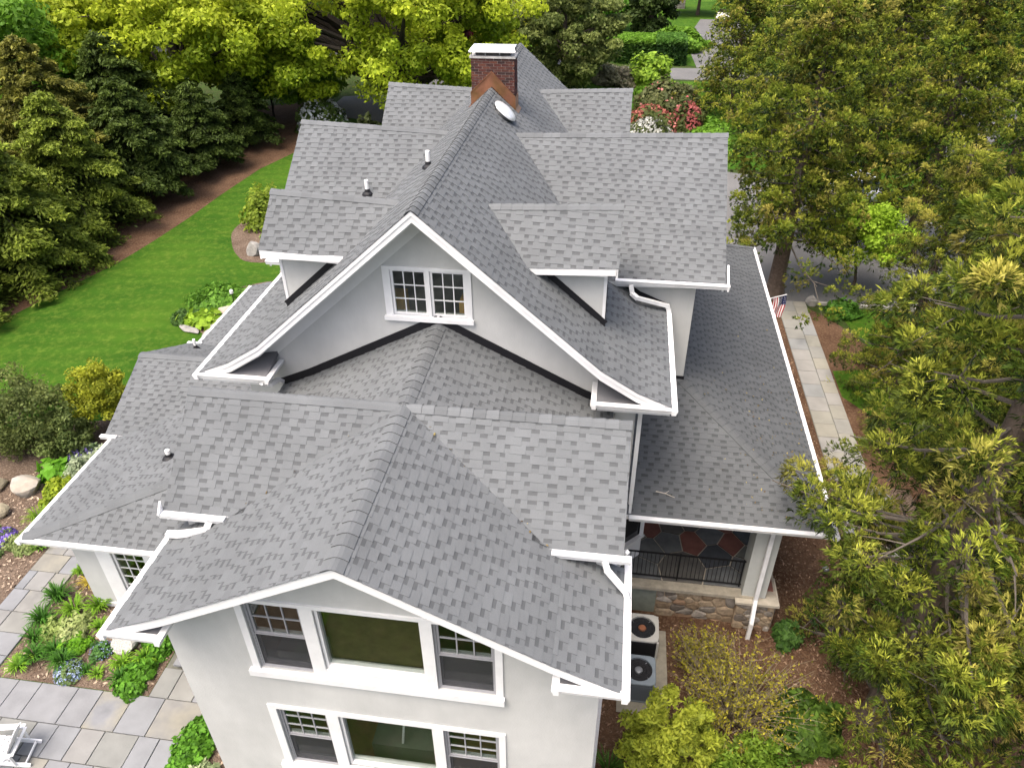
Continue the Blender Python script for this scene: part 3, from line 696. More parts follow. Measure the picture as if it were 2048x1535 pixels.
gutter((4.198, YP - .14, 5.66), (4.198, -3.27, 5.66), (1, 0, 0)); gutter((-3.778, YP - .14, 5.66), (-3.778, -3.80, 5.66), (-1, 0, 0))
gutter((2.98, YCE, 6.225), (4.26, YCE, 6.225), (0, -1, 0)); gutter((-3.86, YCE, 6.225), (-2.66, YCE, 6.225), (0, -1, 0))
mb = MB(); mb.slab([(-3.82, YCE + .0, 6.23), (-3.82, YCE - .14, 6.23), (-3.82, YCE + .02, 6.42)], (-.035, 0, 0)); mb.obj('gutter_end', GUT, house)
gutter((3.72, 3.83, 7.33), (6.36, 3.83, 7.33), (0, -1, 0)); gutter((-4.95, 3.83, 7.33), (-3.8, 3.83, 7.33), (0, -1, 0))
mb = MB(); mb.slab([(6.30, 3.70, 7.20), (6.30, 3.70, 7.33), (6.30, 4.25, 7.62), (6.30, 4.25, 7.48)], (.04, 0, 0)); mb.obj('gutter_end', GUT, house)
gutter((XO, YO - .14, ZO - .005), (XO, YO1, ZO - .005), (1, 0, 0)); gutter((4.45, YO, ZO - .009), (XO + .13, YO, ZO - .009), (0, -1, 0))
gutter((XL0, YL0 - .14, ZL - .005), (XL0, 2.02, ZL - .005), (-1, 0, 0)); gutter((XL0, 6.95, ZL - .005), (XL0, YL1, ZL - .005), (-1, 0, 0)); gutter((XL0 - .13, YL0, ZL - .009), (-3.9, YL0, ZL - .009), (0, -1, 0))
gutter((-9.98, YME, 2.59), (-9.50, YME, 2.59), (0, -1, 0)); gutter((-9.98, 6.89, 2.59), (-9.50, 6.89, 2.59), (0, 1, 0))
pipe([(4.10, 3.66, 7.22), (4.14, 3.62, 7.05), (4.25, 3.55, 6.99), (5.0, 3.86, 6.66), (5.06, 3.86, 6.5)], .10)
pipe([(-2.95, -3.93, 6.12), (-3.0, -3.98, 6.0), (-3.55, -4.0, 5.86), (-3.78, -3.92, 5.76), (-3.83, -3.90, 5.66)], .11)
pipe([(3.85, -3.9, 6.12), (3.9, -4.0, 6.05), (4.22, -4.15, 5.76), (4.26, -4.2, 5.66)], .09)
pipe([(-3.60, -0.05, 6.34), (-3.52, 0.12, 6.2), (-3.50, 0.45, 6.1), (-3.5, 0.60, 5.95)], .10)
pipe([(4.19, YCE + .2, 6.1), (4.02, YCE + .3, 5.9), (4.0, YCE + .3, -1.5)], .08); pipe([(4.45, 0.3, 6.3), (4.44, .62, 6.0), (4.44, 0.65, 3.2)], .09)
pipe([(8.35, 0.83, 2.58), (7.97, 1.20, 2.45), (7.96, 1.27, 2.3), (7.96, 1.27, -0.42), (7.90, 0.92, -0.95), (7.90, 0.92, -1.55)], .10)
mb = MB(); mb.box(4.42, 4.48, 0.60, 0.71, 2.9, 6.28); mb.obj('corner_trim', WHITE, house)

# ------------------------------------------------------------------ chimney
chim = MB().box(-0.52, 0.64, 8.775, 9.30, 9.2, 11.13).obj('chimney', MORT, house)
cx0, cx1, cy0, cy1 = -0.533, 0.652, 8.758, 9.315
bmesh_ = {}
def brick_mesh(key, dx, dy, dz):
    if key not in bmesh_:
        me = bpy.data.meshes.new('brick'); b = MB().box(0, dx, 0, dy, 0, dz); me.from_pydata(b.v, [], b.f); me.materials.append(BRICK); bmesh_[key] = me
    return bmesh_[key]
BH = 0.0685; row = 0; z = 9.62
def put_brick(me, loc):
    o = bpy.data.objects.new('brick', me); COL.objects.link(o); o.parent = chim; o.location = Vector(loc) - WL[chim.name] + Vector((R.uniform(-.002, .002), R.uniform(-.002, .002), 0))
while z < 11.10:
    off = 0.0 if row % 2 else -0.105
    x = cx0 + off
    while x < cx1 - 0.01:
        a = max(x, cx0); b = min(x + 0.194, cx1)
        if b - a > 0.03: put_brick(brick_mesh(('f', round(b - a, 3)), b - a, 0.06, BH - .015), (a, cy0, z))
        x += 0.209
    y = cy0 + 0.062 + (0.10 if row % 2 else 0.0) ; ya = cy0 + 0.064
    if row % 2: put_brick(brick_mesh(('s', .09), .05, .09, BH - .015), (cx1 - .05 + .004, ya, z)); ya += .10
    while ya < cy1 - .03:
        b = min(ya + 0.198, cy1); put_brick(brick_mesh(('s', round(b - ya, 3)), .05, b - ya, BH - .015), (cx1 - .05 + .004, ya, z)); ya += 0.209
    z += BH; row += 1
CROWN = mat('stained_crown', (0.09, 0.08, 0.075), 0.9, 0.5, 6)
MB().box(cx0 - .03, cx1 + .03, cy0 - .03, cy1 + .03, 11.118, 11.17).obj('crown', mat('cement_crown', (.42, .41, .39), .9, .3, 5), chim)
MB().box(cx0 + .12, cx1 - .12, cy0 + .1, cy1 - .1, 11.17, 11.26).obj('flue', CROWN, chim)
capb = MB(); x0, x1, y0, y1 = cx0 - .04, cx1 + .04, cy0 - .06, cy1 + .10
capb.slab([(x0, y0, 11.30), (x1, y0, 11.30), (x1 - .05, y0 + .1, 11.37), (x0 + .05, y0 + .1, 11.37)][::1], (0, 0, -.012)); capb.box(x0 + .05, x1 - .05, y0 + .1, y1 - .1, 11.358, 11.372)
capb.slab([(x0 + .05, y1 - .1, 11.37), (x1 - .05, y1 - .1, 11.37), (x1, y1, 11.30), (x0, y1, 11.30)], (0, 0, -.012)); capb.box(x0, x1, y0 - .004, y0 + .012, 11.27, 11.302); capb.box(x0, x1, y1 - .012, y1 + .004, 11.27, 11.302)
capb.obj('cap', mat('bright_steel', (.78, .78, .77), .3, .05, metal=.3), chim)
for x in (cx0 + .03, cx0 + .4, cx1 - .4, cx1 - .03):
    for y in (cy0 + .02, cy1 - .02): MB().box(x - .012, x + .012, y - .012, y + .012, 11.17, 11.30).obj('cap_leg', METAL, chim)
for s in (-1, 1):
    xe = cx0 - .012 if s < 0 else cx1 + .012
    zt = lambda x: ZR - .88 * abs(x)
    mb = MB(); q = [(0.03, cy0 - .016, ZR + .03), (xe, cy0 - .016, zt(xe) + .02), (xe, cy0 - .016, zt(xe) + .36), (0.03, cy0 - .016, ZR + .42)]
    mb.slab(q if s > 0 else q[::-1], (0, .014, 0)); mb.obj('copper_flashing', COPPER, chim)
    mb = MB(); mb.beam((0.03, cy0 - .022, ZR + .425), (xe, cy0 - .022, zt(xe) + .365), .03, .018); mb.obj('copper_hem', COPPER, chim)
    mb = MB(); mb.box(xe, xe + s * .014, cy0 - .02, cy1, zt(xe) - .02, zt(xe) + .36); mb.obj('copper_flashing', COPPER, chim)
    mb = MB(); mb.slab([(xe, cy0 - .02, zt(xe) + .03), (xe + s * .1, cy0 - .02, zt(xe + s * .1) + .03), (xe + s * .1, cy1, zt(xe + s * .1) + .03), (xe, cy1, zt(xe) + .03)][::s], (0, 0, -.01)); mb.obj('copper_apron', COPPER, chim)
# ------------------------------------------------------------------ vents on the roof
def vent_pipe(x, y, z, h, r=0.05):
    mb = MB(); mb.tube([(x, y, z - .05), (x, y, z + h)], r, 10); o = mb.obj('vent_pipe', PVC, house, smooth=False)
    mb = MB(); mb.lathe([(r * 3.0, -.03), (r * 2.6, .02), (r * 1.5, .06), (r * 1.15, .13)], (x, y, z), 12); mb.obj('pipe_boot', BLACK, o)
vent_pipe(-0.64, 3.9, mz(.64), 0.36); vent_pipe(-2.73, 5.57, dz_L(2.73) - .7 * 1.74, 0.36)
vent_pipe(-9.05, 5.95, fM(0, 5.95), 0.34, .042); vent_pipe(-7.1, 0.8, fL(-7.1, 0), 0.24, .06)
# round attic fan
c = Vector((0.47, 7.72, mz(.47))); nn = nrm(.88, 0)
fan = MB(); rot = nn.to_track_quat('Z', 'Y').to_matrix()
for prof, mi in (([(0.0, .0), (.30, .0), (.30, .02)], 1), ([(.24, .02), (.24, .10), (.33, .10), (.345, .115)], 1), ([(.35, .11), (.33, .15), (.25, .185), (.12, .205), (.0, .21)], 0)):
    m2 = MB(); m2.lathe(prof, (0, 0, 0), 24); fan.add([c + rot @ Vector(v_) for v_ in m2.v], m2.f, mi)
fan.obj('attic_fan', [mat('weathered_aluminium', (.68, .68, .66), .38, .2, 8, metal=.4), METAL], house, smooth=True)

# ------------------------------------------------------------------ windows
def screen_mat():
    m = bpy.data.materials.new('screen_mesh'); m.use_nodes = True; t = m.node_tree; N = t.nodes; L = t.links
    d = N['Principled BSDF']; d.inputs['Base Color'].default_value = (.035, .036, .04, 1); d.inputs['Roughness'].default_value = .6
    tp = N.new('ShaderNodeBsdfTransparent'); mx = N.new('ShaderNodeMixShader'); mx.inputs[0].default_value = .45
    L.new(tp.outputs[0], mx.inputs[1]); L.new(d.outputs[0], mx.inputs[2]); L.new(mx.outputs[0], N['Material Output'].inputs[0]); return m
SCR = screen_mat()
def frame_bars(mb, x0, x1, z0, z1, wd, ya, yb, wb=None, wt=None):
    wb = wb or wd; wt = wt or wd
    mb.box(x0, x0 + wd, ya, yb, z0, z1); mb.box(x1 - wd, x1, ya, yb, z0, z1)
    mb.box(x0 + wd, x1 - wd, ya, yb, z0, z0 + wb); mb.box(x0 + wd, x1 - wd, ya, yb, z1 - wt, z1)
def lights_grid(win, x0, x1, z0, z1, cols, rows, y, m, mw=0.02):
    """panes with muntins between them, all in the plane y"""
    dx = (x1 - x0) / cols; dz = (z1 - z0) / rows
    for i in range(cols):
        for j in range(rows):
            MB().box(x0 + i * dx + .001, x0 + (i + 1) * dx - .001, y, y + .006, z0 + j * dz + .001, z0 + (j + 1) * dz - .001).obj('pane', GLASS, win)
    for i in range(1, cols): MB().box(x0 + i * dx - mw / 2, x0 + i * dx + mw / 2, y - .014, y + .018, z0, z1).obj('muntin', m, win)
    for j in range(1, rows): MB().box(x0, x1, y - .012, y + .016, z0 + j * dz - mw / 2, z0 + j * dz + mw / 2).obj('muntin', m, win)
def double_hung(win, y, x0, x1, z0, z1, zm, cols, rows):
    mb = MB(); frame_bars(mb, x0, x1, z0, z1, .035, y + .03, y + .16); mb.obj('jamb', SASH, win)
    a, b = x0 + .035, x1 - .035
    mb = MB(); frame_bars(mb, a, b, zm - .02, z1 - .035, .04, y + .06, y + .10); mb.obj('sash', SASH, win)
    lights_grid(win, a + .04, b - .04, zm + .02, z1 - .075, cols, rows, y + .078, SASH, .022)
    mb = MB(); frame_bars(mb, a, b, z0 + .035, zm + .03, .045, y + .105, y + .145, wb=.08); mb.obj('sash', SASH, win)
    MB().box(a + .045, b - .045, y + .12, y + .126, z0 + .115, zm - .015).obj('pane', GLASS, win)
    mb = MB(); frame_bars(mb, a, b, z0 + .035, zm - .022, .018, y + .045, y + .058); mb.obj('screen_frame', SASH, win)
    MB().box(a + .018, b - .018, y + .05, y + .053, z0 + .053, zm - .04).obj('insect_screen', SCR, win)
def tri_window(y, X0, X1, zs, zt, holes, zm, cols, rows, label):
    mb = MB(); ya, yb = y - .035, y + .012
    xs_ = [X0, holes[0][0], holes[0][1], holes[1][0], holes[1][1], holes[2][0], holes[2][1], X1]
    for a, b in ((0, 1), (2, 3), (4, 5), (6, 7)): mb.box(xs_[a], xs_[b], ya, yb, zs + .14, zt)
    for a, b in ((1, 2), (3, 4), (5, 6)): mb.box(xs_[a], xs_[b], ya, yb, holes[0][3], zt)
    mb.box(holes[1][0], holes[1][1], ya, yb, zs + .14, holes[1][2])
    win = mb.obj('window', WHITE, house); win['label'] = label
    MB().box(X0 - .07, X1 + .02, y - .10, y + .01, zs, zs + .14).obj('sill', WHITE, win)
    for k in (0, 2): double_hung(win, y, *holes[k], zm, cols, rows)
    h = holes[1]; mb = MB(); frame_bars(mb, h[0], h[1], h[2], h[3], .055, y + .02, y + .14, wb=.07); mb.obj('sash', WHITE, win)
    MB().box(h[0] + .055, h[1] - .055, y + .08, y + .086, h[2] + .07, h[3] - .055).obj('pane', GLASS, win)
    return win
wu = tri_window(YF, -2.06, 2.345, 3.81, 5.80, UPH, 4.86, 3, 2, 'upper three part window under the rear gable')
wl_ = tri_window(YF, -2.06, 2.36, 0.74, 2.84, LOH, 1.80, 3, 3, 'lower three part window cut by the picture edge')
for k in range(56):         # woven blind behind the upper picture pane
    z = 4.2 + k * .0265; MB().box(-.66, 1.0, YF + .20, YF + .215, z, z + .019).obj('blind_slat', BLIND, wu)
mb = MB(); mb.box(-1.9, 2.2, YF + .5, YF + .9, 3.15, 3.75); mb.obj('radiator_cover', INT, house)
mb = MB(); mb.box(-0.55, 0.95, YF + .7, YF + 1.5, -0.1, 0.62); mb.box(-0.55, .95, YF + 1.5, YF + 1.7, -.1, 1.0); mb.obj('sofa', mat('sofa_cloth', (.13, .14, .12), .9, .1), house)
for x in (0.1, 1.0): MB().tube([(x, YF + .75, .7), (x + .05, YF + 1.1, 1.75)], .025, 8).obj('floor_lamp_pole', WHITE, house)
# attic window
mb = MB(); y = 0.72
mb.box(-.915, -.76, y - .03, y + .01, 7.78, 8.90); mb.box(.77, .89, y - .03, y + .01, 7.78, 8.90); mb.box(-.02, .05, y - .03, y + .01, 7.78, 8.83); mb.box(-.76, .77, y - .03, y + .01, 8.83, 8.90)
mb.box(-.76, -.02, y - .03, y + .01, 7.78, 7.80); mb.box(.05, .77, y - .03, y + .01, 7.78, 7.80)
wa = mb.obj('window', WHITE, house); wa['label'] = 'attic window of two casements in the big gable'
MB().box(-.95, .92, y - .08, y + .01, 7.69, 7.78).obj('sill', WHITE, wa)
for x0, x1 in ((-.76, -.02), (.05, .77)):
    mb = MB(); frame_bars(mb, x0, x1, 7.80, 8.83, .05, y + .01, y + .07); mb.obj('sash', WHITE, wa); lights_grid(wa, x0 + .05, x1 - .05, 7.85, 8.78, 3, 3, y + .04, WHITE, .02)
# sunroom windows
mb = MB(); y = -1.02
mb.box(-8.55, -8.15, y - .035, y + .01, -.40, 1.75); mb.box(-7.27, -7.05, y - .035, y + .01, -.10, 1.75); mb.box(-6.2, -6.0, y - .035, y + .01, -.10, 1.75); mb.box(-8.15, -6.2, y - .035, y + .01, 1.62, 1.75)
ws = mb.obj('window', WHITE, house); ws['label'] = 'sunroom window half hidden behind the rear gable gutter'
MB().box(-8.15, -6.0, y - .08, y + .01, -.16, -.05).obj('sill', WHITE, ws)
for x0, x1 in ((-8.15, -7.27), (-7.05, -6.2)):
    mb = MB(); frame_bars(mb, x0, x1, -.05, 1.62, .06, y + .02, y + .08); mb.obj('sash', WHITE, ws); lights_grid(ws, x0 + .06, x1 - .06, .01, 1.56, 3, 5, y + .05, WHITE, .02)
for x0, x1, y0, y1, h, lb in ((.52, .93, 1.15, 1.6, .98, 'cardboard box on the attic floor at the right casement'), (-1.1, -.66, 1.12, 1.5, 1.05, 'cardboard box on the attic floor at the left casement')):
    t = thing('cardboard_box', lb, 'box', ((x0 + x1) / 2, (y0 + y1) / 2, 6.955), group='boxes stored in the attic')
    MB().box(x0, x1, y0, y1, 6.955, 6.955 + h - .02).obj('carton', CARD, t)
    mb = MB(); mb.slab([(x0, y0, 6.955 + h - .02), (x1, y0, 6.955 + h - .02), (x1, (y0 + y1) / 2 - .004, 6.955 + h), (x0, (y0 + y1) / 2 - .004, 6.955 + h)], (0, 0, -.008)); mb.obj('flap', CARD, t)
    mb = MB(); mb.slab([(x0, (y0 + y1) / 2 + .004, 6.955 + h), (x1, (y0 + y1) / 2 + .004, 6.955 + h), (x1, y1, 6.955 + h - .02), (x0, y1, 6.955 + h - .02)], (0, 0, -.008)); mb.obj('flap', CARD, t)

# ------------------------------------------------------------------ cells for crazy paving and rubble walls
def cells(x0, x1, y0, y1, n, seed, gap=0.02, relax=2, aspect=1.0):
    rr = np.random.default_rng(seed); P = np.column_stack([rr.uniform(x0, x1, n), rr.uniform(y0, y1, n)])
    for it in range(relax + 1):
        out = []
        for i in range(n):
            poly = [(x0, y0), (x1, y0), (x1, y1), (x0, y1)]
            for j in np.argsort(((P - P[i]) ** 2 * (1, aspect)).sum(1))[1:18]:
                m = (P[i] + P[j]) / 2; d = (P[j] - P[i]) * (1, aspect); e = (-d[1], d[0])
                poly = clip(poly, m, (m[0] + e[0], m[1] + e[1]))
                if len(poly) < 3: break
            out.append(poly)
        if it < relax:
            P = np.array([np.mean(p, 0) if len(p) > 2 else P[i] for i, p in enumerate(out)])
    res = []
    for p in out:
        if len(p) < 3: continue
        q = p
        for i in range(len(p)):
            a, b = p[i], p[(i + 1) % len(p)]; L_ = math.hypot(b[0] - a[0], b[1] - a[1])
            if L_ < 1e-6: continue
            nx_, ny_ = -(b[1] - a[1]) / L_ * gap / 2, (b[0] - a[0]) / L_ * gap / 2
            q = clip(q, (a[0] + nx_, a[1] + ny_), (b[0] + nx_, b[1] + ny_))
            if len(q) < 3: break
        if len(q) >= 3 and area2(q) > 0.003: res.append(q)
    return res
def soften(q, k=0.2):
    out = []
    for i in range(len(q)):
        a, b, c = q[i - 1], q[i], q[(i + 1) % len(q)]
        out.append((b[0] + (a[0] - b[0]) * k, b[1] + (a[1] - b[1]) * k)); out.append((b[0] + (c[0] - b[0]) * k, b[1] + (c[1] - b[1]) * k))
    return out
PFLAG = mat('porch_flagstone', rand=[(.075, .082, .088), (.115, .120, .118), (.055, .060, .066), (.24, .080, .060), (.125, .125, .110), (.085, .095, .105), (.21, .075, .058), (.10, .095, .085), (.12, .125, .125)], rough=.75, noise=.25, nscale=3, bump=.2, bscale=20)
PRED = mat('red_flagstone', (.17, .072, .055), .75, .25, 3, bump=.2, bscale=20)
RUB = mat('rubble_stone', rand=[(.19, .14, .09), (.24, .19, .13), (.13, .11, .09), (.28, .22, .15), (.18, .16, .135), (.23, .15, .095), (.32, .29, .25)], rough=.9, noise=.35, nscale=9, bump=.7, bscale=22)
RMORT = mat('rubble_mortar', (.30, .23, .155), .95, .3, 8, bump=.5, bscale=30)
# ------------------------------------------------------------------ porch
PF = -0.5
pb = MB().box(4.2, 8.55, 1.50, 15.6, -1.75, PF - .02).obj('porch_floor', mat('porch_mortar', (.34, .30, .24), .95, .2), house)
for q in cells(4.42, 8.5, 1.66, 8.5, 84, 15, .04, relax=1):
    mb = MB(); mb.slab([(x, y, PF + .008) for x, y in q], (0, 0, -.04)); mb.obj('flagstone', PRED if (R.random() < .2) else PFLAG, pb)
led = MB().box(4.2, 8.0, 1.36, 1.655, PF - .09, PF + .012).obj('ledge', mat('ledge_stone', (.30, .27, .21), .9, .25, 5, bump=.3), pb)
MB().box(4.1, 5.45, 1.47, 1.49, -1.75, PF - .09).obj('bulkhead_panel', mat('grey_green_paint', (.20, .22, .18), .8, .15), pb)
def rubble(mb_parent, rects, n, seed, mapf, depth=.05):
    for q in cells(*rects, n, seed, .03, relax=1, aspect=2.2):
        q = soften(q, .22); c = np.mean(q, 0); k = R.uniform(.6, .8); d = depth * R.uniform(.6, 1.2)
        inner = [((x - c[0]) * k + c[0], (y - c[1]) * k + c[1]) for x, y in q]; n_ = len(q)
        mb = MB(); mb.add([mapf(x, y, -.01) for x, y in q] + [mapf(x, y, d * .6) for x, y in q] + [mapf(x, y, d) for x, y in inner],
                          [(i, (i + 1) % n_, (i + 1) % n_ + n_, i + n_) for i in range(n_)] + [(i + n_, (i + 1) % n_ + n_, (i + 1) % n_ + 2 * n_, i + 2 * n_) for i in range(n_)] + [tuple(range(2 * n_, 3 * n_))])
        mb.obj('stone', RUB, mb_parent)
rw = MB().box(5.45, 7.55, 1.44, 1.495, -1.75, PF - .09).obj('stone_wall', RMORT, house)
rubble(rw, (5.45, 7.55, -1.72, PF - .09), 26, 3, lambda x, z, d: (x, 1.44 - d, z))
rp = MB().box(7.52, 8.50, 1.28, 2.1, -1.75, PF - .10).obj('stone_pier', RMORT, house)
rubble(rp, (7.52, 8.50, -1.72, PF - .1), 22, 4, lambda x, z, d: (x, 1.28 - d, z)); rubble(rp, (1.28, 2.1, -1.72, PF - .1), 16, 6, lambda y, z, d: (8.50 + d, y, z))
MB().box(7.46, 8.58, 1.20, 2.15, PF - .10, PF - .02).obj('pier_cap', mat('pier_cap_stone', (.40, .36, .29), .9, .2, 4), rp)
POST = mat('painted_post', (.44, .45, .42), .7, .06, 3)
for y0 in (1.42, 6.2, 10.9, 15.0):
    mb = MB(); mb.box(7.63, 8.22, y0, y0 + .56, PF - .015, 2.30); o_ = mb.obj('porch_post', POST, house)
    mb = MB(); mb.box(7.60, 8.25, y0 - .03, y0 + .59, 2.15, 2.22); mb.obj('capital', WHITE, o_)
    MB().box(8.02, 8.23, y0 - .012, y0 + .0, PF, 2.15).obj('post_panel', POST, o_)
mb = MB(); mb.box(3.95, 8.2, 1.5, 1.9, 2.30, 2.62); mb.box(7.7, 8.18, 1.9, 15.5, 2.30, 2.62); mb.obj('porch_beam', POST, house)
mb = MB(); mb.box(8.15, 8.35, 1.45, 1.6, 2.18, 2.32); mb.obj('bracket', WHITE, house)
rail = MB(); rail.beam((4.35, 1.72, .47), (7.63, 1.72, .47), .04, .03); rail.beam((4.35, 1.72, PF + .10), (7.63, 1.72, PF + .10), .03, .025); rl = rail.obj('railing', IRON, house)
for k in range(30):
    x = 4.45 + k * .1085; MB().box(x - .007, x + .007, 1.713, 1.727, PF + .1, .46).obj('baluster', IRON, rl)
for x in (5.95, 7.58): MB().box(x - .018, x + .018, 1.702, 1.738, PF, .52).obj('rail_post', IRON, rl)
rail = MB(); rail.beam((8.1, 2.0, .47), (8.1, 6.2, .47), .04, .03); rail.beam((8.1, 2.0, PF + .1), (8.1, 6.2, PF + .1), .03, .025); rl2 = rail.obj('railing', IRON, house)
for k in range(36): MB().box(8.093, 8.107, 2.05 + k * .115, 2.064 + k * .115, PF + .1, .46).obj('baluster', IRON, rl2)
# bay window inside the porch
bay = MB(); bp_ = [(4.34, 1.9), (4.95, 2.5), (4.95, 4.03), (4.34, 4.03)]
bay.slab([(x, y, .25) for x, y in bp_], (0, 0, -.75)); bo = bay.obj('bay', WHITE, house); MB().slab([(x, y, 2.75) for x, y in bp_], (0, 0, -.55)).obj('bay_head', WHITE, bo)
mb = MB(); mb.slab([(4.40, 2.02, 2.2), (4.90, 2.53, 2.2), (4.90, 4.0, 2.2), (4.40, 4.0, 2.2)], (0, 0, -1.95)); mb.obj('pane', mat('dark_pane', (.012, .013, .015), .08, .1, spec=.6), bo)
for p in ((4.36, 1.93), (4.94, 2.52)): MB().box(p[0] - .05, p[0] + .05, p[1] - .05, p[1] + .05, .25, 2.2).obj('mullion', WHITE, bo)
mb = MB(); mb.beam((4.30, 1.85, .27), (4.99, 2.53, .27), .12, .06); mb.obj('sill', WHITE, bo)
t = thing('doormat', 'dark mat lying on the porch flagstones below the roof edge', 'mat', (6.6, 4.9, PF)); MB().box(6.1, 7.3, 4.5, 5.0, PF + .010, PF + .03).obj('mat', mat('mat_pile', (.02, .02, .02), .95, .2), t); MB().box(5.98, 7.42, 4.38, 5.12, PF + .009, PF + .018).obj('mat_border', mat('mat_edge', (.42, .40, .34), .9, .1), t)

# ------------------------------------------------------------------ patio, walk and slabs
BLUE = mat('bluestone', rand=[(.182, .186, .190), (.192, .191, .174), (.170, .176, .182), (.190, .185, .163), (.186, .192, .197), (.176, .179, .166), (.198, .196, .186), (.190, .195, .200)], rough=.85, noise=.16, nscale=1.6, bump=.15, bscale=16, second=None)
BLUE2 = mat('bluestone_stained', rand=[(.188, .193, .200), (.168, .174, .181), (.205, .198, .170), (.197, .194, .180)], rough=.85, noise=.22, nscale=2.2, bump=.15, bscale=16, second=(.200, .190, .155), sscale=1.1)
JOINT = mat('joint_sand', (.115, .115, .095), .95, .3, 6)
pat = sheet('patio', [(-22, -26), (10, -26), (10, -14.2), (-4.95, -14.2), (-4.95, -3.9), (-3.52, -3.9), (-3.52, -1.06), (-6.42, -1.06), (-6.42, -3.38), (-10.48, -3.38), (-10.48, 0.3), (-9.3, 0.3), (-9.3, 4.0), (-11.75, 4.0), (-11.75, -3.38), (-22, -3.38)], JOINT, 0.012)  # part behind the camera is added, unseen, to grey the window reflections
def pave(par, x0, x1, y0, y1, rowh, wmin, wmax, z, name='paver', ms=(BLUE, BLUE, BLUE2), th=.04, along='x', gap=.018):
    v = y0
    while v < y1 - .05:
        h = min(rowh * R.uniform(.85, 1.15), y1 - v)
        if y1 - (v + h) < .2: h = y1 - v
        u_ = x0 - R.uniform(0, wmin)
        while u_ < x1 - .02:
            wd = R.uniform(wmin, wmax); a = max(u_, x0); b = min(u_ + wd, x1)
            if x1 - b < .18: b = x1
            if b - a > .08:
                q = (a + gap / 2, b - gap / 2, v + gap / 2, v + h - gap / 2)
                dz = R.uniform(-.004, .004)
                mb = MB(); X = (q[0], q[1], q[2], q[3]) if along == 'x' else (q[2], q[3], q[0], q[1]); e = .008
                mb.box(X[0], X[1], X[2], X[3], z - .03, z + th - e + dz); n_ = len(mb.v)
                mb.add([(X[0], X[2], z + th - e + dz), (X[1], X[2], z + th - e + dz), (X[1], X[3], z + th - e + dz), (X[0], X[3], z + th - e + dz), (X[0] + e, X[2] + e, z + th + dz), (X[1] - e, X[2] + e, z + th + dz), (X[1] - e, X[3] - e, z + th + dz), (X[0] + e, X[3] - e, z + th + dz)],
                       [(4, 5, 6, 7), (0, 1, 5, 4), (1, 2, 6, 5), (2, 3, 7, 6), (3, 0, 4, 7)])
                mb.f.pop(1); mb.m.pop(1)
                mb.obj(name, R.choice(ms), par)
            u_ = b
        v += h
pave(pat, -15.0, -4.95, -9.6, -3.38, .72, .48, 1.05, GL + .012)
pave(pat, -4.95, -3.52, -3.88, -1.5, .62, .5, 1.0, GL + .012); pave(pat, -6.42, -4.95, -3.38, -2.6, .7, .5, .95, GL + .012)
pave(pat, -11.75, -10.48, -3.38, 4.0, .62, .4, .95, GL + .012)
for k, (y0, y1, x0) in enumerate(((-2.60, -2.05, -6.15), (-2.05, -1.1, -6.0))):
    t = MB(); t.box(x0, -3.53, y0 + .05, y1 + (.02 if k == 0 else 0), GL + .05, GL + .14 + k * .15); o_ = t.obj('step_riser', mat('step_stone%d' % k, (.20, .19, .17), .9, .2), pat)
    MB().box(x0 - .03, -3.53, y0, y1, GL + .141 + k * .15, GL + .20 + k * .15).obj('step_tread', BLUE, pat)
wk = sheet('front_walk', [(11.35, 7.6), (12.66, 7.6), (12.66, 20.15), (11.35, 20.15)], JOINT, 0.014)
WALK = mat('walk_slab', rand=[(.24, .232, .195), (.228, .224, .20), (.255, .243, .20), (.22, .224, .216), (.248, .24, .22)], rough=.9, noise=.12, nscale=1.8, bump=.15, bscale=20)
pave(wk, 7.6, 20.15, 11.35, 12.66, .655, .75, .95, GR + .016, 'walk_slab', (WALK,), along='y')
for x0, y0, x1, y1, wd in ((11.25, 6.7, 11.15, 3.9, .32), (12.3, 4.5, 13.1, 4.2, .5), (12.6, 3.9, 13.3, 3.5, .45), (12.9, 3.1, 13.5, 2.8, .45)):
    pass
sp = sheet('stepping_path', [(11.15, 2.6), (13.8, 2.6), (13.8, 7.5), (11.0, 7.5)], SOIL, 0.010)
for x0, y0, x1, y1, wd in ((11.45, 6.0, 11.42, 4.1, .32), (12.2, 4.55, 12.95, 4.45, .4), (12.35, 3.95, 13.2, 3.8, .4), (12.7, 3.3, 13.4, 3.1, .4), (11.55, 6.15, 12.9, 7.2, 1.0)):
    MB().beam((x0, y0, GR + .05), (x1, y1, GR + .05), wd, .07).obj('slab', WALK, sp)
# planting beds
bed1 = [(-10.46, -3.36), (-6.44, -3.36), (-6.44, -1.03), (-9.19, -1.03), (-9.19, .28), (-10.46, .28)]
sheet('planting_bed', bed1, SOIL, 0.020)
sheet('planting_bed', [(-4.93, -12), (-3.5, -12), (-3.5, -3.92), (-4.93, -3.92)], SOIL, 0.020)
sheet('planting_bed', [(-11.77, -2.4), (-11.77, 4.02), (-9.25, 4.02), (-9.25, 6.3), (-13.2, 6.6), (-15.6, 5.6), (-18.5, 4.6), (-19, -3.0), (-14, -3.36)], SOIL, 0.020)
sheet('planting_bed', soften(soften([(-9.2, 12.0), (-12.9, 12.2), (-14.6, 13.6), (-14.3, 15.8), (-12, 17.5), (-9, 17.5)])), SOIL, 0.016)
sheet('planting_bed', soften(soften([(-12, 19.3), (-14.2, 19.0), (-15.4, 20.3), (-16.6, 22.6), (-16.3, 25.2), (-14, 26), (-11, 24)])), SOIL, 0.016)

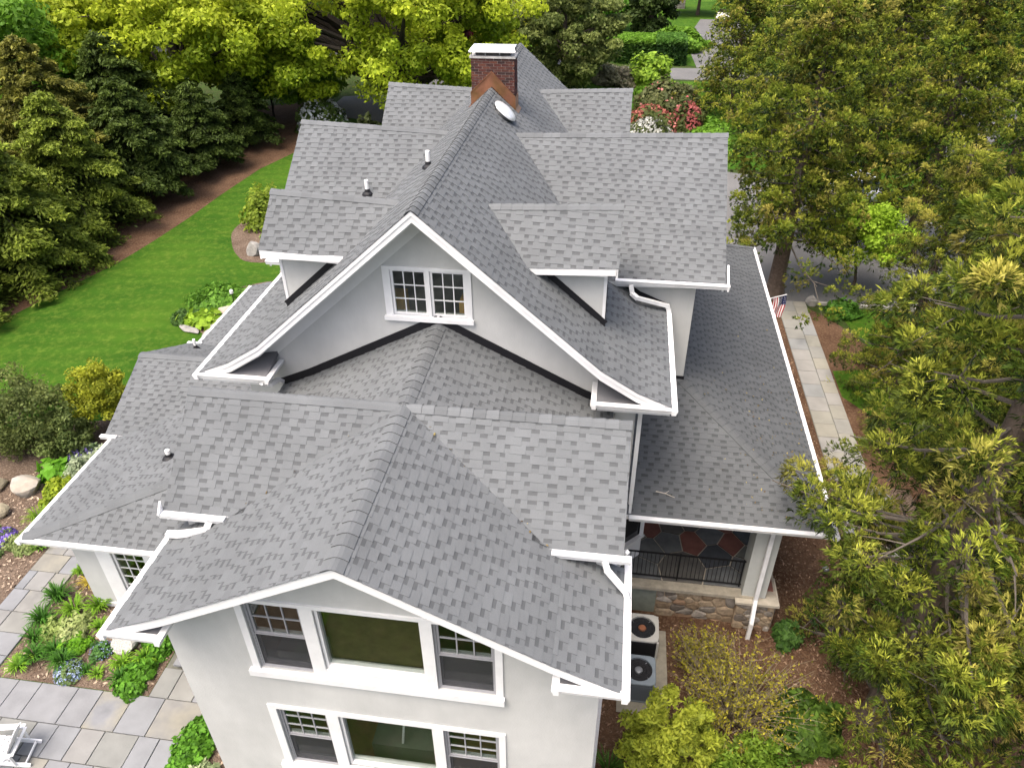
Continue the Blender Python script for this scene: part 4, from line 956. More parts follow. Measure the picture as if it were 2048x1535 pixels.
# ================================================================== VEGETATION
def unit(a): return a / np.maximum(np.linalg.norm(a, axis=1, keepdims=True), 1e-9)
def quads(c, u, v):
    """N quads centred at c with half axes u, v"""
    n = len(c); V = np.empty((n, 4, 3)); V[:, 0] = c - u; V[:, 1] = c - v * 0.9; V[:, 2] = c + u; V[:, 3] = c + v * 0.9
    return V.reshape(-1, 3), np.arange(4 * n).reshape(n, 4)
def leafquads(r_, c, size, elong=1.0, normal=None, jitter=1.0, axis=None):
    n = len(c); a = unit(r_.normal(size=(n, 3))) if axis is None else unit(axis + r_.normal(size=(n, 3)) * jitter * 0.4)
    nn = unit(r_.normal(size=(n, 3)) * jitter + (0 if normal is None else normal))
    b = unit(np.cross(nn, a)); a = unit(np.cross(b, nn))
    s = np.asarray(size).reshape(-1, 1)
    return quads(c, a * s * elong, b * s)
def mixcol(r_, n, c0, c1, t=None, var=0.18):
    t = r_.random(n) if t is None else np.clip(t, 0, 1)
    c = np.array(c0) * (1 - t[:, None]) + np.array(c1) * t[:, None]
    return c * (1 + var * (r_.random((n, 1)) - 0.5) * 2)
def blobs(r_, n, per, centre, radii, blobr, shell=0.55, flat=0.6, bottom=-0.6):
    """leaf positions in many clumps spread through an ellipsoid crown; returns positions, outward dirs, clump index"""
    d = unit(r_.normal(size=(n * 4, 3))); d = d[d[:, 2] > bottom][:n]; n = len(d)
    rr = shell + (1 - shell) * r_.random((n, 1)) ** 0.6
    bc = np.array(centre) + d * rr * np.array(radii) * (0.88 + 0.24 * r_.random((n, 1)))
    idx = np.repeat(np.arange(n), per); k = len(idx)
    br = blobr * (0.6 + 0.8 * r_.random(n))
    off = unit(r_.normal(size=(k, 3))) * (r_.random((k, 1)) ** 0.45) * br[idx][:, None] * np.array((1, 1, flat))
    return bc[idx] + off, off, idx, bc
def limbs(mb, base, H, targets, r0, r_, kmax=24, split=0.35, wob=0.25):
    """trunk with limbs bending out to a sample of the clump centres"""
    base = Vector(base); topz = base.z + H
    trunk = [base + Vector((0, 0, -0.2)), base + Vector((0.05, 0.03, H * split * 0.5)), base + Vector((r_.uniform(-.2, .2), r_.uniform(-.2, .2), H * split)), base + Vector((r_.uniform(-.5, .5), r_.uniform(-.5, .5), H * 0.75))]
    mb.tube(trunk, [r0 * 1.25, r0, r0 * 0.8, r0 * 0.25], 9)
    pick = r_.choice(len(targets), min(kmax, len(targets)), replace=False)
    for i in pick:
        t = Vector(targets[i]); f = r_.uniform(0.45, 1.0); s0 = trunk[1].lerp(trunk[2], f) if t.z < base.z + H * .6 else trunk[2].lerp(trunk[3], r_.uniform(0, .8))
        m = s0.lerp(t, 0.5) + Vector((r_.uniform(-wob, wob), r_.uniform(-wob, wob), 0.12 * (t - s0).length))
        L_ = (t - s0).length; rr = r0 * min(0.5, 0.10 + 0.05 * L_)
        mb.tube([s0, s0.lerp(m, .5) + Vector((0, 0, .05 * L_)), m, t], [rr, rr * .75, rr * .5, rr * .12], 6, cap=False)
TREES = 0
def broadleaf(name, label, base, H, centre_h, radii, nblob, per, blobr, leaf, c0, c1, r0=0.25, bark=None, seed=1, group=None, cat='tree', flat=.6, shell=.5, bottom=-.55, kmax=26, split=.35, mat_=None, elong=1.5, dx=0, dy=0, topcol=None):
    r_ = np.random.default_rng(seed); bx, by = base; z0 = g(bx)
    t = thing(name, label, cat, (bx, by, z0), group=group)
    cen = (bx + dx, by + dy, z0 + centre_h)
    P, off, idx, bc = blobs(r_, nblob, per, cen, radii, blobr, shell, flat, bottom)
    keep = P[:, 2] > z0 + 0.05; P = P[keep]; off = off[keep]; idx = idx[keep]
    nrmv = unit(off) + np.array((0, 0, 0.7))
    V, F = leafquads(r_, P, leaf * (0.6 + 0.8 * r_.random(len(P))), elong, nrmv * 0.8, 0.8)
    tone = (np.random.default_rng(seed + 5).random(nblob * 4))[idx]
    C = mixcol(r_, len(P), c0, c1, 0.55 * tone + 0.45 * r_.random(len(P)), .2)
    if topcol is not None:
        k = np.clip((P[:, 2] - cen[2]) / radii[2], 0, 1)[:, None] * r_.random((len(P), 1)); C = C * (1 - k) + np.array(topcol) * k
    npmesh('crown', V, F, C, mat_ or LEAF, t)
    mb = MB(); limbs(mb, (bx, by, z0), H, bc, r0, r_, kmax, split); mb.obj('trunk', bark or BARK, t)
    return t
def conifer(name, label, base, H, rad_, zmin, nb, per, c0, c1, seed, group=None, droop=.25, r0=.2, leaf=.10, bark=None):
    """evergreen with layered drooping boughs of small flat sprays"""
    r_ = np.random.default_rng(seed); bx, by = base; z0 = g(bx); t = thing(name, label, 'tree', (bx, by, z0), group=group)
    PP = []; AX = []; TT = []; mb = MB()
    mb.tube([(bx, by, z0 - .2), (bx + .05, by, z0 + H * .5), (bx + .1, by + .05, z0 + H * .98)], [r0 * 1.2, r0 * .75, .02], 8)
    for i in range(nb):
        f = (i + r_.random()) / nb; h = zmin + (H - zmin) * f ** 1.05; az = i * 2.399 + r_.uniform(-.5, .5)
        L_ = rad_ * (1 - f ** 1.6) ** .8 * r_.uniform(.55, 1.25) + .35
        d = np.array((math.cos(az), math.sin(az), r_.uniform(-.15, .25)))
        o = np.array((bx, by, z0 + h)); side = np.array((-math.sin(az), math.cos(az), 0))
        n = max(12, int(per * (L_ / rad_ + .25))); tt = .18 + .82 * np.sqrt(r_.random(n)); wd = L_ * .30 * (1.08 - tt) ** .6 + .08
        sd = r_.normal(size=n) * .55
        p = o + d * (L_ * tt)[:, None] + side * (wd * sd)[:, None]
        p[:, 2] += -droop * L_ * tt ** 2 - .10 * np.abs(sd) * wd + r_.normal(size=n) * .06
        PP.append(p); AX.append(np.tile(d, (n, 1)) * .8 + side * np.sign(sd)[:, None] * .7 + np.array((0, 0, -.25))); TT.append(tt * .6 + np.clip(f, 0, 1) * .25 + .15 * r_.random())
        if i % 3 == 0:
            e = o + d * L_ * .75; e[2] -= droop * L_ * .5; mb.tube([o, (o + e) / 2 + (0, 0, .05 * L_), e], [.04, .025, .008], 5, cap=False)
    P = np.concatenate(PP); A = np.concatenate(AX); T = np.concatenate(TT); n = len(P)
    V, F = leafquads(r_, P, leaf * (.5 + .9 * r_.random(n)), 2.3, np.tile((0, 0, .9), (n, 1)), .7, axis=A)
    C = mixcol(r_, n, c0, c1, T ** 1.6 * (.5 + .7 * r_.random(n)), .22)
    npmesh('crown', V, F, C, NEEDLE, t); mb.obj('trunk', bark or BARKD, t); return t
def pompoms(r_, cen, axis, nsub, nst, rp, L_, wd, c0, c1, c2):
    """rounded tufts made of many short rope like shoots: one tapered quad for each shoot"""
    K = len(cen); M_ = K * nsub; size = np.repeat(.65 + .7 * r_.random((K, 1)), nsub, 0)
    d = unit(np.repeat(axis, nsub, 0) * .50 + r_.normal(size=(M_, 3)) * .62); sc_ = np.repeat(cen, nsub, 0) + d * rp * size * (.35 + .6 * r_.random((M_, 1)) ** .5) * np.array((1, 1, .8))
    N = M_ * nst; dd = unit(np.repeat(d, nst, 0) + r_.normal(size=(N, 3)) * .45 + np.array((0, 0, .12))); ln = L_ * (.55 + .75 * r_.random((N, 1)))
    root = np.repeat(sc_, nst, 0) + r_.normal(size=(N, 3)) * L_ * .12; side = unit(np.cross(dd, r_.normal(size=(N, 3)))) * wd * (.7 + .6 * r_.random((N, 1)))
    V = np.empty((N, 4, 3)); mid = root + dd * ln * .55; V[:, 0] = root; V[:, 1] = mid + side; V[:, 2] = root + dd * ln + np.array((0, 0, -.10)) * ln; V[:, 3] = mid - side
    gold = np.repeat(np.where(r_.random(K) < .20, .5 * r_.random(K) + .3, .12 * r_.random(K)), nsub * nst); tone = np.repeat(r_.random(K), nsub * nst); st = np.repeat(r_.random(M_), nst)
    up = np.clip(np.repeat(d[:, 2], nst) * .62 + .38, 0, 1); t = np.clip(.80 * up + .16 * tone + .16 * st + .12 * r_.random(N) - .24, 0, 1)  # light and shade in the colour: tuft tops brighter, sides and undersides darker
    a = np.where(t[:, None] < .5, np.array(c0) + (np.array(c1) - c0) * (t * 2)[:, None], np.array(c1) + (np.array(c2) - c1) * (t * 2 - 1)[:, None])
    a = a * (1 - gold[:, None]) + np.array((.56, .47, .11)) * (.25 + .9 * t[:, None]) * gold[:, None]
    a = a * (.85 + .3 * r_.random((N, 1)))
    return V.reshape(-1, 3), np.arange(4 * N).reshape(N, 4), a
CRY0, CRY1, CRY2 = (.022, .042, .008), (.085, .105, .016), (.270, .245, .045)
def cryptomeria(name, label, base, H, rad_, zmin, nb, per, n, L_, seed, extra=(), keepf=None, wd=.020, r0=.28, group=None, cols=(CRY0, CRY1, CRY2), tone=1.0, arms=()):
    r_ = np.random.default_rng(seed); bx, by = base; z0 = g(bx); t = thing(name, label, 'tree', (bx, by, z0), group=group)
    mb = MB(); mb.tube([(bx, by, z0 - .3), (bx, by, z0 + .6), (bx + .05, by, z0 + H * .55), (bx, by + .05, z0 + H)], [r0 * 1.5, r0, r0 * .62, .03], 10)
    cs = []; axs = []; tw = MB()
    def bough(o, tip, k, spread):
        m = (o + tip) / 2 + np.array((0, 0, -.08 * np.linalg.norm(tip - o)))
        if keepf is None or keepf(tip): tw.tube([o, m, tip], [.05, .03, .012], 5, cap=False)
        for _ in range(k):
            f = r_.uniform(.35, 1.0) ** .7; p = (1 - f) ** 2 * o + 2 * f * (1 - f) * m + f * f * tip
            q = p + r_.normal(size=3) * spread * (.5 + .5 * f) * (1, 1, .6)
            if keepf is None or keepf(q):
                cs.append(q); a = q - np.array((bx, by, q[2])); a = a / (np.linalg.norm(a) + .1); axs.append(a * .8 + (0, 0, .75) + r_.normal(size=3) * .25)
                if r_.random() < .25: tw.tube([p - (0, 0, .05), (p + q) / 2, q], [.018, .012, .008], 4, cap=False)
    for i in range(nb):
        f = (i + r_.random()) / nb; h = zmin + (H - zmin) * f ** 1.25; az = i * 2.399 + r_.uniform(-.4, .4)
        L2 = rad_ * (1 - f) ** .65 * r_.uniform(.55, 1.15) + .3
        o = np.array((bx, by, z0 + h)); bough(o, o + np.array((math.cos(az) * L2, math.sin(az) * L2, L2 * r_.uniform(-.30, .15))), per, .16 * L2 + .24)
    for p, k, sp_ in extra: bough(np.array((bx, by, p[2] + .8)), np.array(p, dtype=float), k, sp_)
    cs = np.array(cs); axs = unit(np.array(axs))
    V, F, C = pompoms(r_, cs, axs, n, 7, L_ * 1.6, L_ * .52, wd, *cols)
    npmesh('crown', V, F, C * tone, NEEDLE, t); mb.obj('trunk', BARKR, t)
    if tw.v: tw.obj('branches', TWIG, t)['kind'] = 'stuff'
    return t
def clone(src, label, loc, rotz=0.0, sc_=1.0, group=None):
    t = src.copy(); COL.objects.link(t); t.location = (*loc, g(loc[0])); t.rotation_euler = (0, 0, rotz); t.scale = (sc_, sc_, sc_); t['label'] = label
    if group: t['group'] = group
    for ch in list(src.children):
        c = ch.copy(); COL.objects.link(c); c.parent = t
    return t
def mound(name, label, x, y, rx, h, n, leaf, c0, c1, cat='shrub', seed=1, group=None, flowers=None, ry=None, elong=1.6, z=None, stems=6, solid=.55, twig=None, fl_part='flowers', lump=.25):
    """low leafy plant: leaves on and inside an uneven dome, a few stems, maybe flowers"""
    r_ = np.random.default_rng(seed); ry = ry or rx; z0 = g(x) + .02 if z is None else z
    t = thing(name, label, cat, (x, y, z0), group=group)
    d = unit(r_.normal(size=(n, 3))); d[:, 2] = np.abs(d[:, 2]); ph = r_.uniform(0, 6.28, 4); az = np.arctan2(d[:, 1], d[:, 0])
    lum = 1 + lump * (np.sin(az * 3 + ph[0]) * .5 + np.sin(az * 5 + ph[1] + d[:, 2] * 4) * .5) + lump * .5 * np.sin(d[:, 2] * 9 + ph[2] + az * 2)
    rr = (solid + (1 - solid) * r_.random(n) ** .5) * lum
    P = np.array((x, y, z0)) + d * rr[:, None] * np.array((rx, ry, h)) + np.array((0, 0, .02))
    V, F = leafquads(r_, P, leaf * (.6 + .8 * r_.random(n)), elong, d + (0, 0, .5), .7)
    C = mixcol(r_, n, c0, c1, .25 + .75 * r_.random(n) * np.clip(rr * (.5 + d[:, 2] * .7), 0, 1), .2)
    npmesh('foliage', V, F, C, LEAF, t)
    mb = MB()
    for k in range(stems):
        a = r_.uniform(0, 6.28); q = np.array((x + math.cos(a) * rx * .6, y + math.sin(a) * ry * .6, z0 + h * r_.uniform(.5, .85)))
        mb.tube([(x + math.cos(a) * rx * .08, y + math.sin(a) * ry * .08, z0 - .03), (x + math.cos(a) * rx * .3, y + math.sin(a) * ry * .3, z0 + h * .4), q], [.012 + .01 * h, .010 + .006 * h, .004], 5, cap=False)
    mb.obj('stems', twig or BARK, t)
    if flowers:
        nf, fs, fc0, fc1, lo = flowers; d = unit(r_.normal(size=(nf, 3))); d[:, 2] = np.abs(d[:, 2]) * (1 - lo) + lo; d = unit(d)
        P = np.array((x, y, z0)) + d * (1.0 + .1 * r_.random((nf, 1))) * np.array((rx, ry, h)); V, F = leafquads(r_, P, fs * (.6 + .8 * r_.random(nf)), 1.1, d * 1.2, .7)
        npmesh(fl_part, V, F, mixcol(r_, nf, fc0, fc1, None, .12), PETAL, t)['kind'] = 'stuff'
    return t
def tuft(name, label, x, y, rx, h, n, c0, c1, seed, cat='plant', group=None, wd=.012, z=None, flowers=None):
    """clump of arching strap leaves"""
    r_ = np.random.default_rng(seed); z0 = g(x) + .02 if z is None else z; t = thing(name, label, cat, (x, y, z0), group=group)
    az = r_.uniform(0, 6.283, n); d = np.column_stack([np.cos(az), np.sin(az), np.zeros(n)]); s = np.column_stack([-np.sin(az), np.cos(az), np.zeros(n)])
    o = np.array((x, y, z0)) + d * (r_.random((n, 1)) * rx * .25); reach = rx * (.35 + .75 * r_.random((n, 1))); hh = h * (.6 + .5 * r_.random((n, 1)))
    w1 = wd * (.7 + .6 * r_.random((n, 1)))
    def at(tq): return o + d * reach * tq + np.array((0, 0, 1)) * hh * (2.2 * tq - 1.5 * tq * tq)
    rows = [at(k) for k in (0, .35, .7, 1.0)]; ww = [.8, 1, .8, .15]
    V = np.empty((n, 8, 3))
    for k in range(4): V[:, 2 * k] = rows[k] - s * w1 * ww[k]; V[:, 2 * k + 1] = rows[k] + s * w1 * ww[k]
    b = np.arange(n)[:, None] * 8; F = np.concatenate([b + np.array([[2 * k, 2 * k + 1, 2 * k + 3, 2 * k + 2]]) for k in range(3)])
    C = np.concatenate([mixcol(r_, n, c0, c1, np.full(n, .1 + .3 * k) + .3 * r_.random(n), .2) for k in range(3)])
    npmesh('leaves', V.reshape(-1, 3), F, C, LEAF, t)
    mb = MB(); mb.lathe([(rx * .14, -.03), (rx * .12, .03), (rx * .05, .05)], (x, y, z0), 8); mb.obj('root_crown', BARK, t); return t
def boulder(label, x, y, rx, ry, rz, m, seed, z=None, group=None):
    r_ = np.random.default_rng(seed); bm = bmesh.new(); bmesh.ops.create_icosphere(bm, subdivisions=3, radius=1); ps = unit(r_.normal(size=(14, 3))); cut = r_.uniform(.45, .85, 14)
    for v in bm.verts:
        p = np.array(v.co)
        for q, c in zip(ps, cut):
            k = p @ q
            if k > c: p = p - q * (k - c) * .95
        v.co = p * (1 + .03 * math.sin(p[0] * 7 + seed) * math.cos(p[1] * 8)) * np.array((rx, ry, rz))
    me = bpy.data.meshes.new('boulder'); bm.to_mesh(me); bm.free(); o = link('boulder', me, m, None, (x, y, (g(x) if z is None else z) + rz * .45)); o.rotation_euler = (0, 0, seed * 1.3)
    return setp(o, label, 'boulder', group)

# ---- the big oak behind the house, and the other trees along the far side
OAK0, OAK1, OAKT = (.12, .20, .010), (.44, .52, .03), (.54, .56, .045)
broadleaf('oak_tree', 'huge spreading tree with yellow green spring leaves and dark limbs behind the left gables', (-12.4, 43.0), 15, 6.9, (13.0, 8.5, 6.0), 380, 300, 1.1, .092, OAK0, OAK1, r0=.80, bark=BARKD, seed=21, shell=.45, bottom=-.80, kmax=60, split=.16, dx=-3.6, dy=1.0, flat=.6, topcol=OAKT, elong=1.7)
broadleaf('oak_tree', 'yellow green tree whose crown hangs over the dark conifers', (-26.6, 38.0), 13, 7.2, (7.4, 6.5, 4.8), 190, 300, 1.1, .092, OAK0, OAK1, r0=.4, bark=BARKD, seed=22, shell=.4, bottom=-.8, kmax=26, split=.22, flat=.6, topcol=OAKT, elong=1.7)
broadleaf('maple_tree', 'bright green tree in the upper left corner of the view', (-39, 31), 12, 6.4, (9, 7, 5.2), 190, 260, 1.2, .11, (.065, .16, .012), (.24, .44, .04), r0=.4, seed=23, shell=.45, bottom=-.95, kmax=10)
broadleaf('maple_tree', 'deep green tree between the bright corner tree and the yellow crown', (-35.5, 41), 12, 5.5, (4.6, 5, 5.5), 110, 220, 1.0, .11, (.025, .09, .008), (.12, .28, .02), r0=.35, seed=24, shell=.4, bottom=-.95, kmax=10)
broadleaf('linden_tree', 'soft olive green tree right behind the chimney', (-1.6, 57.0), 9, 3.9, (4.6, 4.2, 4.3), 160, 260, .8, .095, (.050, .080, .016), (.25, .29, .08), r0=.3, seed=25, shell=.5, bottom=-.95, kmax=12)
broadleaf('maple_tree', 'yellow topped tree standing far behind the chimney', (-9.5, 62), 11, 4.6, (6, 5, 4.4), 130, 220, 1.1, .12, (.13, .18, .012), (.46, .46, .03), r0=.35, seed=26, shell=.45, bottom=-.9, kmax=12)
broadleaf('copper_beech', 'small tree with dark red leaves glimpsed between the limbs of the spreading tree', (-11.4, 57), 6, 4.2, (1.5, 1.5, 1.5), 40, 90, .5, .10, (.03, .008, .01), (.16, .030, .04), r0=.12, seed=27, kmax=6)
broadleaf('dark_tree', 'dark upright tree behind the clipped hedge', (6.0, 82), 10, 3.5, (2.6, 2.6, 5.0), 100, 150, .9, .14, (.014, .03, .008), (.08, .12, .025), r0=.3, seed=28, kmax=8, bottom=-.95)
broadleaf('round_tree', 'rounded fresh green tree left of the dark upright tree', (.2, 86), 6, 2.3, (4.6, 4.0, 2.6), 100, 150, .9, .14, (.04, .13, .01), (.17, .38, .03), r0=.25, seed=29, kmax=8, bottom=-.3)
broadleaf('yellow_maple', 'low yellow leaved tree leaning over the far parked car', (12.4, 99), 6, 3.0, (5.0, 3.0, 2.0), 90, 130, .9, .15, (.18, .20, .015), (.50, .45, .06), r0=.22, seed=30, kmax=10, bottom=-.3)
for i, (x, y, h, w_, c0, c1, lb) in enumerate((
        (-62, 60, 9, 9, (.04, .11, .01), (.16, .34, .03), 'far green tree at the left end of the tree line'), (-50, 70, 9, 9, (.06, .13, .012), (.25, .38, .03), 'far light green tree second from the left in the tree line'),
        (-34, 66, 9, 9, (.04, .10, .01), (.14, .28, .03), 'far mid green tree behind the yellow crowns'), (-20, 74, 9, 8, (.08, .14, .012), (.30, .38, .03), 'far yellowish tree behind the spreading tree'),
        (-8, 84, 8, 7, (.04, .10, .01), (.14, .30, .03), 'far green tree above the chimney'), (-3, 98, 7, 7, (.03, .08, .01), (.12, .25, .03), 'far dark tree over the rounded green tree'), (22, 108, 8, 7, (.04, .09, .012), (.15, .25, .03), 'far green tree beyond the parked car'),
        (34, 92, 9, 9, (.04, .08, .01), (.16, .22, .025), 'far olive tree behind the shaggy evergreens'), (50, 82, 9, 9, (.04, .09, .01), (.15, .25, .025), 'far tree in the upper right corner'), (26, 66, 8, 6, (.04, .09, .01), (.15, .27, .03), 'green tree half hidden by the upper right evergreens'), (44, 58, 9, 8, (.10, .14, .01), (.36, .38, .03), 'yellowish tree by the right hand lane'),
        (23, 78, 8, 6, (.04, .09, .01), (.18, .28, .03), 'green tree right of the far parked car'))):
    if i % 3 == 0: far_src = broadleaf('far_tree', lb, (x, y), h, h * .40, (w_, w_ * .7, h * .5), 130, 150, 1.15, .16, c0, c1, r0=.35, seed=60 + i, group='trees of the far tree line', kmax=6, bottom=-.95); far_w = w_
    else: clone(far_src, lb, (x, y), 1.7 * i, w_ / far_w, 'trees of the far tree line')
# understory beneath the yellow crowns
for i, (x, y, h, w_, lb) in enumerate(((-22.0, 41.5, 4.6, 2.2, 'small light green tree under the yellow crown beside the lawn end'), (-19.2, 43.8, 3.6, 1.7, 'small green tree with bare stems in front of the paved yard'), (-25.5, 45.5, 5.0, 2.6, 'small green tree in the shade behind the last conifer'))):
    broadleaf('understory_tree', lb, (x, y), h, h * .62, (w_, w_, h * .34), 60, 150, .7, .085, (.06, .14, .012), (.26, .42, .04), r0=.09, bark=BARKD, seed=74 + i, kmax=14, bottom=-.6, split=.3, shell=.3)
# ---- dark conifers along the lawn: four crowns, repeated turned and scaled
CG = 'conifers along the lawn'
CC = (((.014, .034, .006), (.29, .36, .04)), ((.020, .034, .007), (.27, .26, .042)), ((.012, .025, .005), (.11, .16, .025)))
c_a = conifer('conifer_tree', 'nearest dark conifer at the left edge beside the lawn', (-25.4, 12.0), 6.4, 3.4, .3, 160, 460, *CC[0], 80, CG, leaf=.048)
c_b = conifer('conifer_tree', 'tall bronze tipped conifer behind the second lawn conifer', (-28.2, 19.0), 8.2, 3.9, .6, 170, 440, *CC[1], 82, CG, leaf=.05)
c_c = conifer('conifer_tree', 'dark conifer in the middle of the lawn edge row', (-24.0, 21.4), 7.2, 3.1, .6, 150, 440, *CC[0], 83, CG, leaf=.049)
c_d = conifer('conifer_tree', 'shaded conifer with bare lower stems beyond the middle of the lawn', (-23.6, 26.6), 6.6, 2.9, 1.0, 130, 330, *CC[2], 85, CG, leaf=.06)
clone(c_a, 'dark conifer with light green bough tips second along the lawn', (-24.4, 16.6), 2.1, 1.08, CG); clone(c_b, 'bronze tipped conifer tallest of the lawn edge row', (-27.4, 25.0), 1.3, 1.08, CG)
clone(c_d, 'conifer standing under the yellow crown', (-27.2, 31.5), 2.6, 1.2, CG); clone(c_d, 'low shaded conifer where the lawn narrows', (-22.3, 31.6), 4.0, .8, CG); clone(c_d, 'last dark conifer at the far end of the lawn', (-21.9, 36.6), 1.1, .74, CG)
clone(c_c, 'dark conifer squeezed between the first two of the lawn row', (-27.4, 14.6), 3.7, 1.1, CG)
# ---- shaggy evergreens on the right
CRY0, CRY1, CRY2 = (.007, .020, .003), (.075, .122, .009), (.56, .58, .075)
def keepA(q): return not (q[0] < 9.4 and q[2] < ZO + SO * max(0, 9.11 - q[0]) + .3) and not (q[0] < 7.0) and not (q[1] > .2 and q[0] < 9.6 and q[2] > 4.8)
AEX = [((7.45, .7, 4.2), 2, .05), ((8.0, 1.25, 4.1), 2, .08), ((8.2, .0, 3.95), 2, .1), ((8.7, .9, 3.8), 3, .15), ((9.3, 1.3, 3.3), 4, .25), ((9.9, 1.9, 2.8), 5, .3), ((9.8, -4.6, 4.4), 9, .32), ((10.4, -4.2, 3.6), 8, .36), ((11.2, -5.2, 4.4), 7, .4), ((9.5, 3.0, 2.6), 3, .2), ((10.2, 4.6, 1.8), 4, .3), ((12.4, 2.0, 3.0), 7, .5), ((11.6, -3.2, 2.2), 7, .5), ((9.6, -2.6, 1.8), 6, .3), ((10.2, .6, 1.2), 5, .35), ((11.6, .4, 2.0), 7, .4), ((12.2, -1.6, 2.6), 8, .5), ((10.9, -3.6, .9), 6, .4), ((9.4, -1.2, .6), 4, .3), ((12.6, -3.6, 3.2), 8, .5), ((11.0, 1.8, 2.2), 6, .35)]
EG = 'shaggy evergreens right of the house'
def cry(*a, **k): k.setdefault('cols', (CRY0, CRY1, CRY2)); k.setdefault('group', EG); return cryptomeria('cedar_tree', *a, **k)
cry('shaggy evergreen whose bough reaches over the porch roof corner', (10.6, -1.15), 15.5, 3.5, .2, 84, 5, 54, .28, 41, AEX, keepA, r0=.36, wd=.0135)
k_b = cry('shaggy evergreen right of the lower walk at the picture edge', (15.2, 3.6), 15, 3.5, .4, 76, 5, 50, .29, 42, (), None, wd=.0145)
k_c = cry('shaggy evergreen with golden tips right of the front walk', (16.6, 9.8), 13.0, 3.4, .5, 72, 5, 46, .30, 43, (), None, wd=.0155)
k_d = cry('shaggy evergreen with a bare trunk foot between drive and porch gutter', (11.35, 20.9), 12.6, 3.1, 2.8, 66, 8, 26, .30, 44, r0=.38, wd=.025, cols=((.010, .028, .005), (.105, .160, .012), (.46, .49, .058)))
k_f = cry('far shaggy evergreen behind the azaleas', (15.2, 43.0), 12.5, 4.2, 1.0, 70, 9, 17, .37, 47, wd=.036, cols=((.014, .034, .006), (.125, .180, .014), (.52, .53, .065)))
clone(k_c, 'smaller shaggy evergreen hugging the right side of the front walk', (14.75, 13.2), 2.2, .72, EG)
clone(k_d, 'shaggy evergreen beyond the drive hiding most of the white car', (14.3, 28.2), 1.9, .95, EG)
clone(k_d, 'shaggy evergreen arching over the kerb', (18.8, 26.2), 3.9, 1.0, EG)
clone(k_c, 'tall shaggy evergreen at the right edge above the kerb', (22.0, 19.0), 4.4, 1.15, EG)
clone(k_b, 'shaggy evergreen at the right edge halfway up the picture', (19.8, 13.0), 1.0, .95, EG)
clone(k_f, 'far shaggy evergreen right of the azaleas beyond the kerb', (21.0, 43), 2.0, 1.0, EG)
clone(k_f, 'far shaggy evergreen in the upper right corner', (28.5, 39), 4.0, 1.1, EG)
clone(k_f, 'shaggy evergreen behind the azaleas and left of the two far ones', (12.2, 52), 5.2, .8, EG)
clone(k_f, 'far shaggy evergreen standing between the two upper right ones', (25.0, 52), 3.0, 1.1, EG)
clone(k_f, 'far shaggy evergreen left of the narrow lane', (18.5, 58), .8, 1.05, EG)
clone(k_c, 'shaggy evergreen leaning into the bottom right corner', (13.3, -6.0), .6, .85, EG)
cry('low young evergreen on the mulch below the stepping slabs', (9.9, .9), 2.0, .65, .2, 16, 3, 24, .16, 50, wd=.011, r0=.06, cols=((.012, .035, .008), (.06, .12, .014), (.18, .24, .03)), group=None)

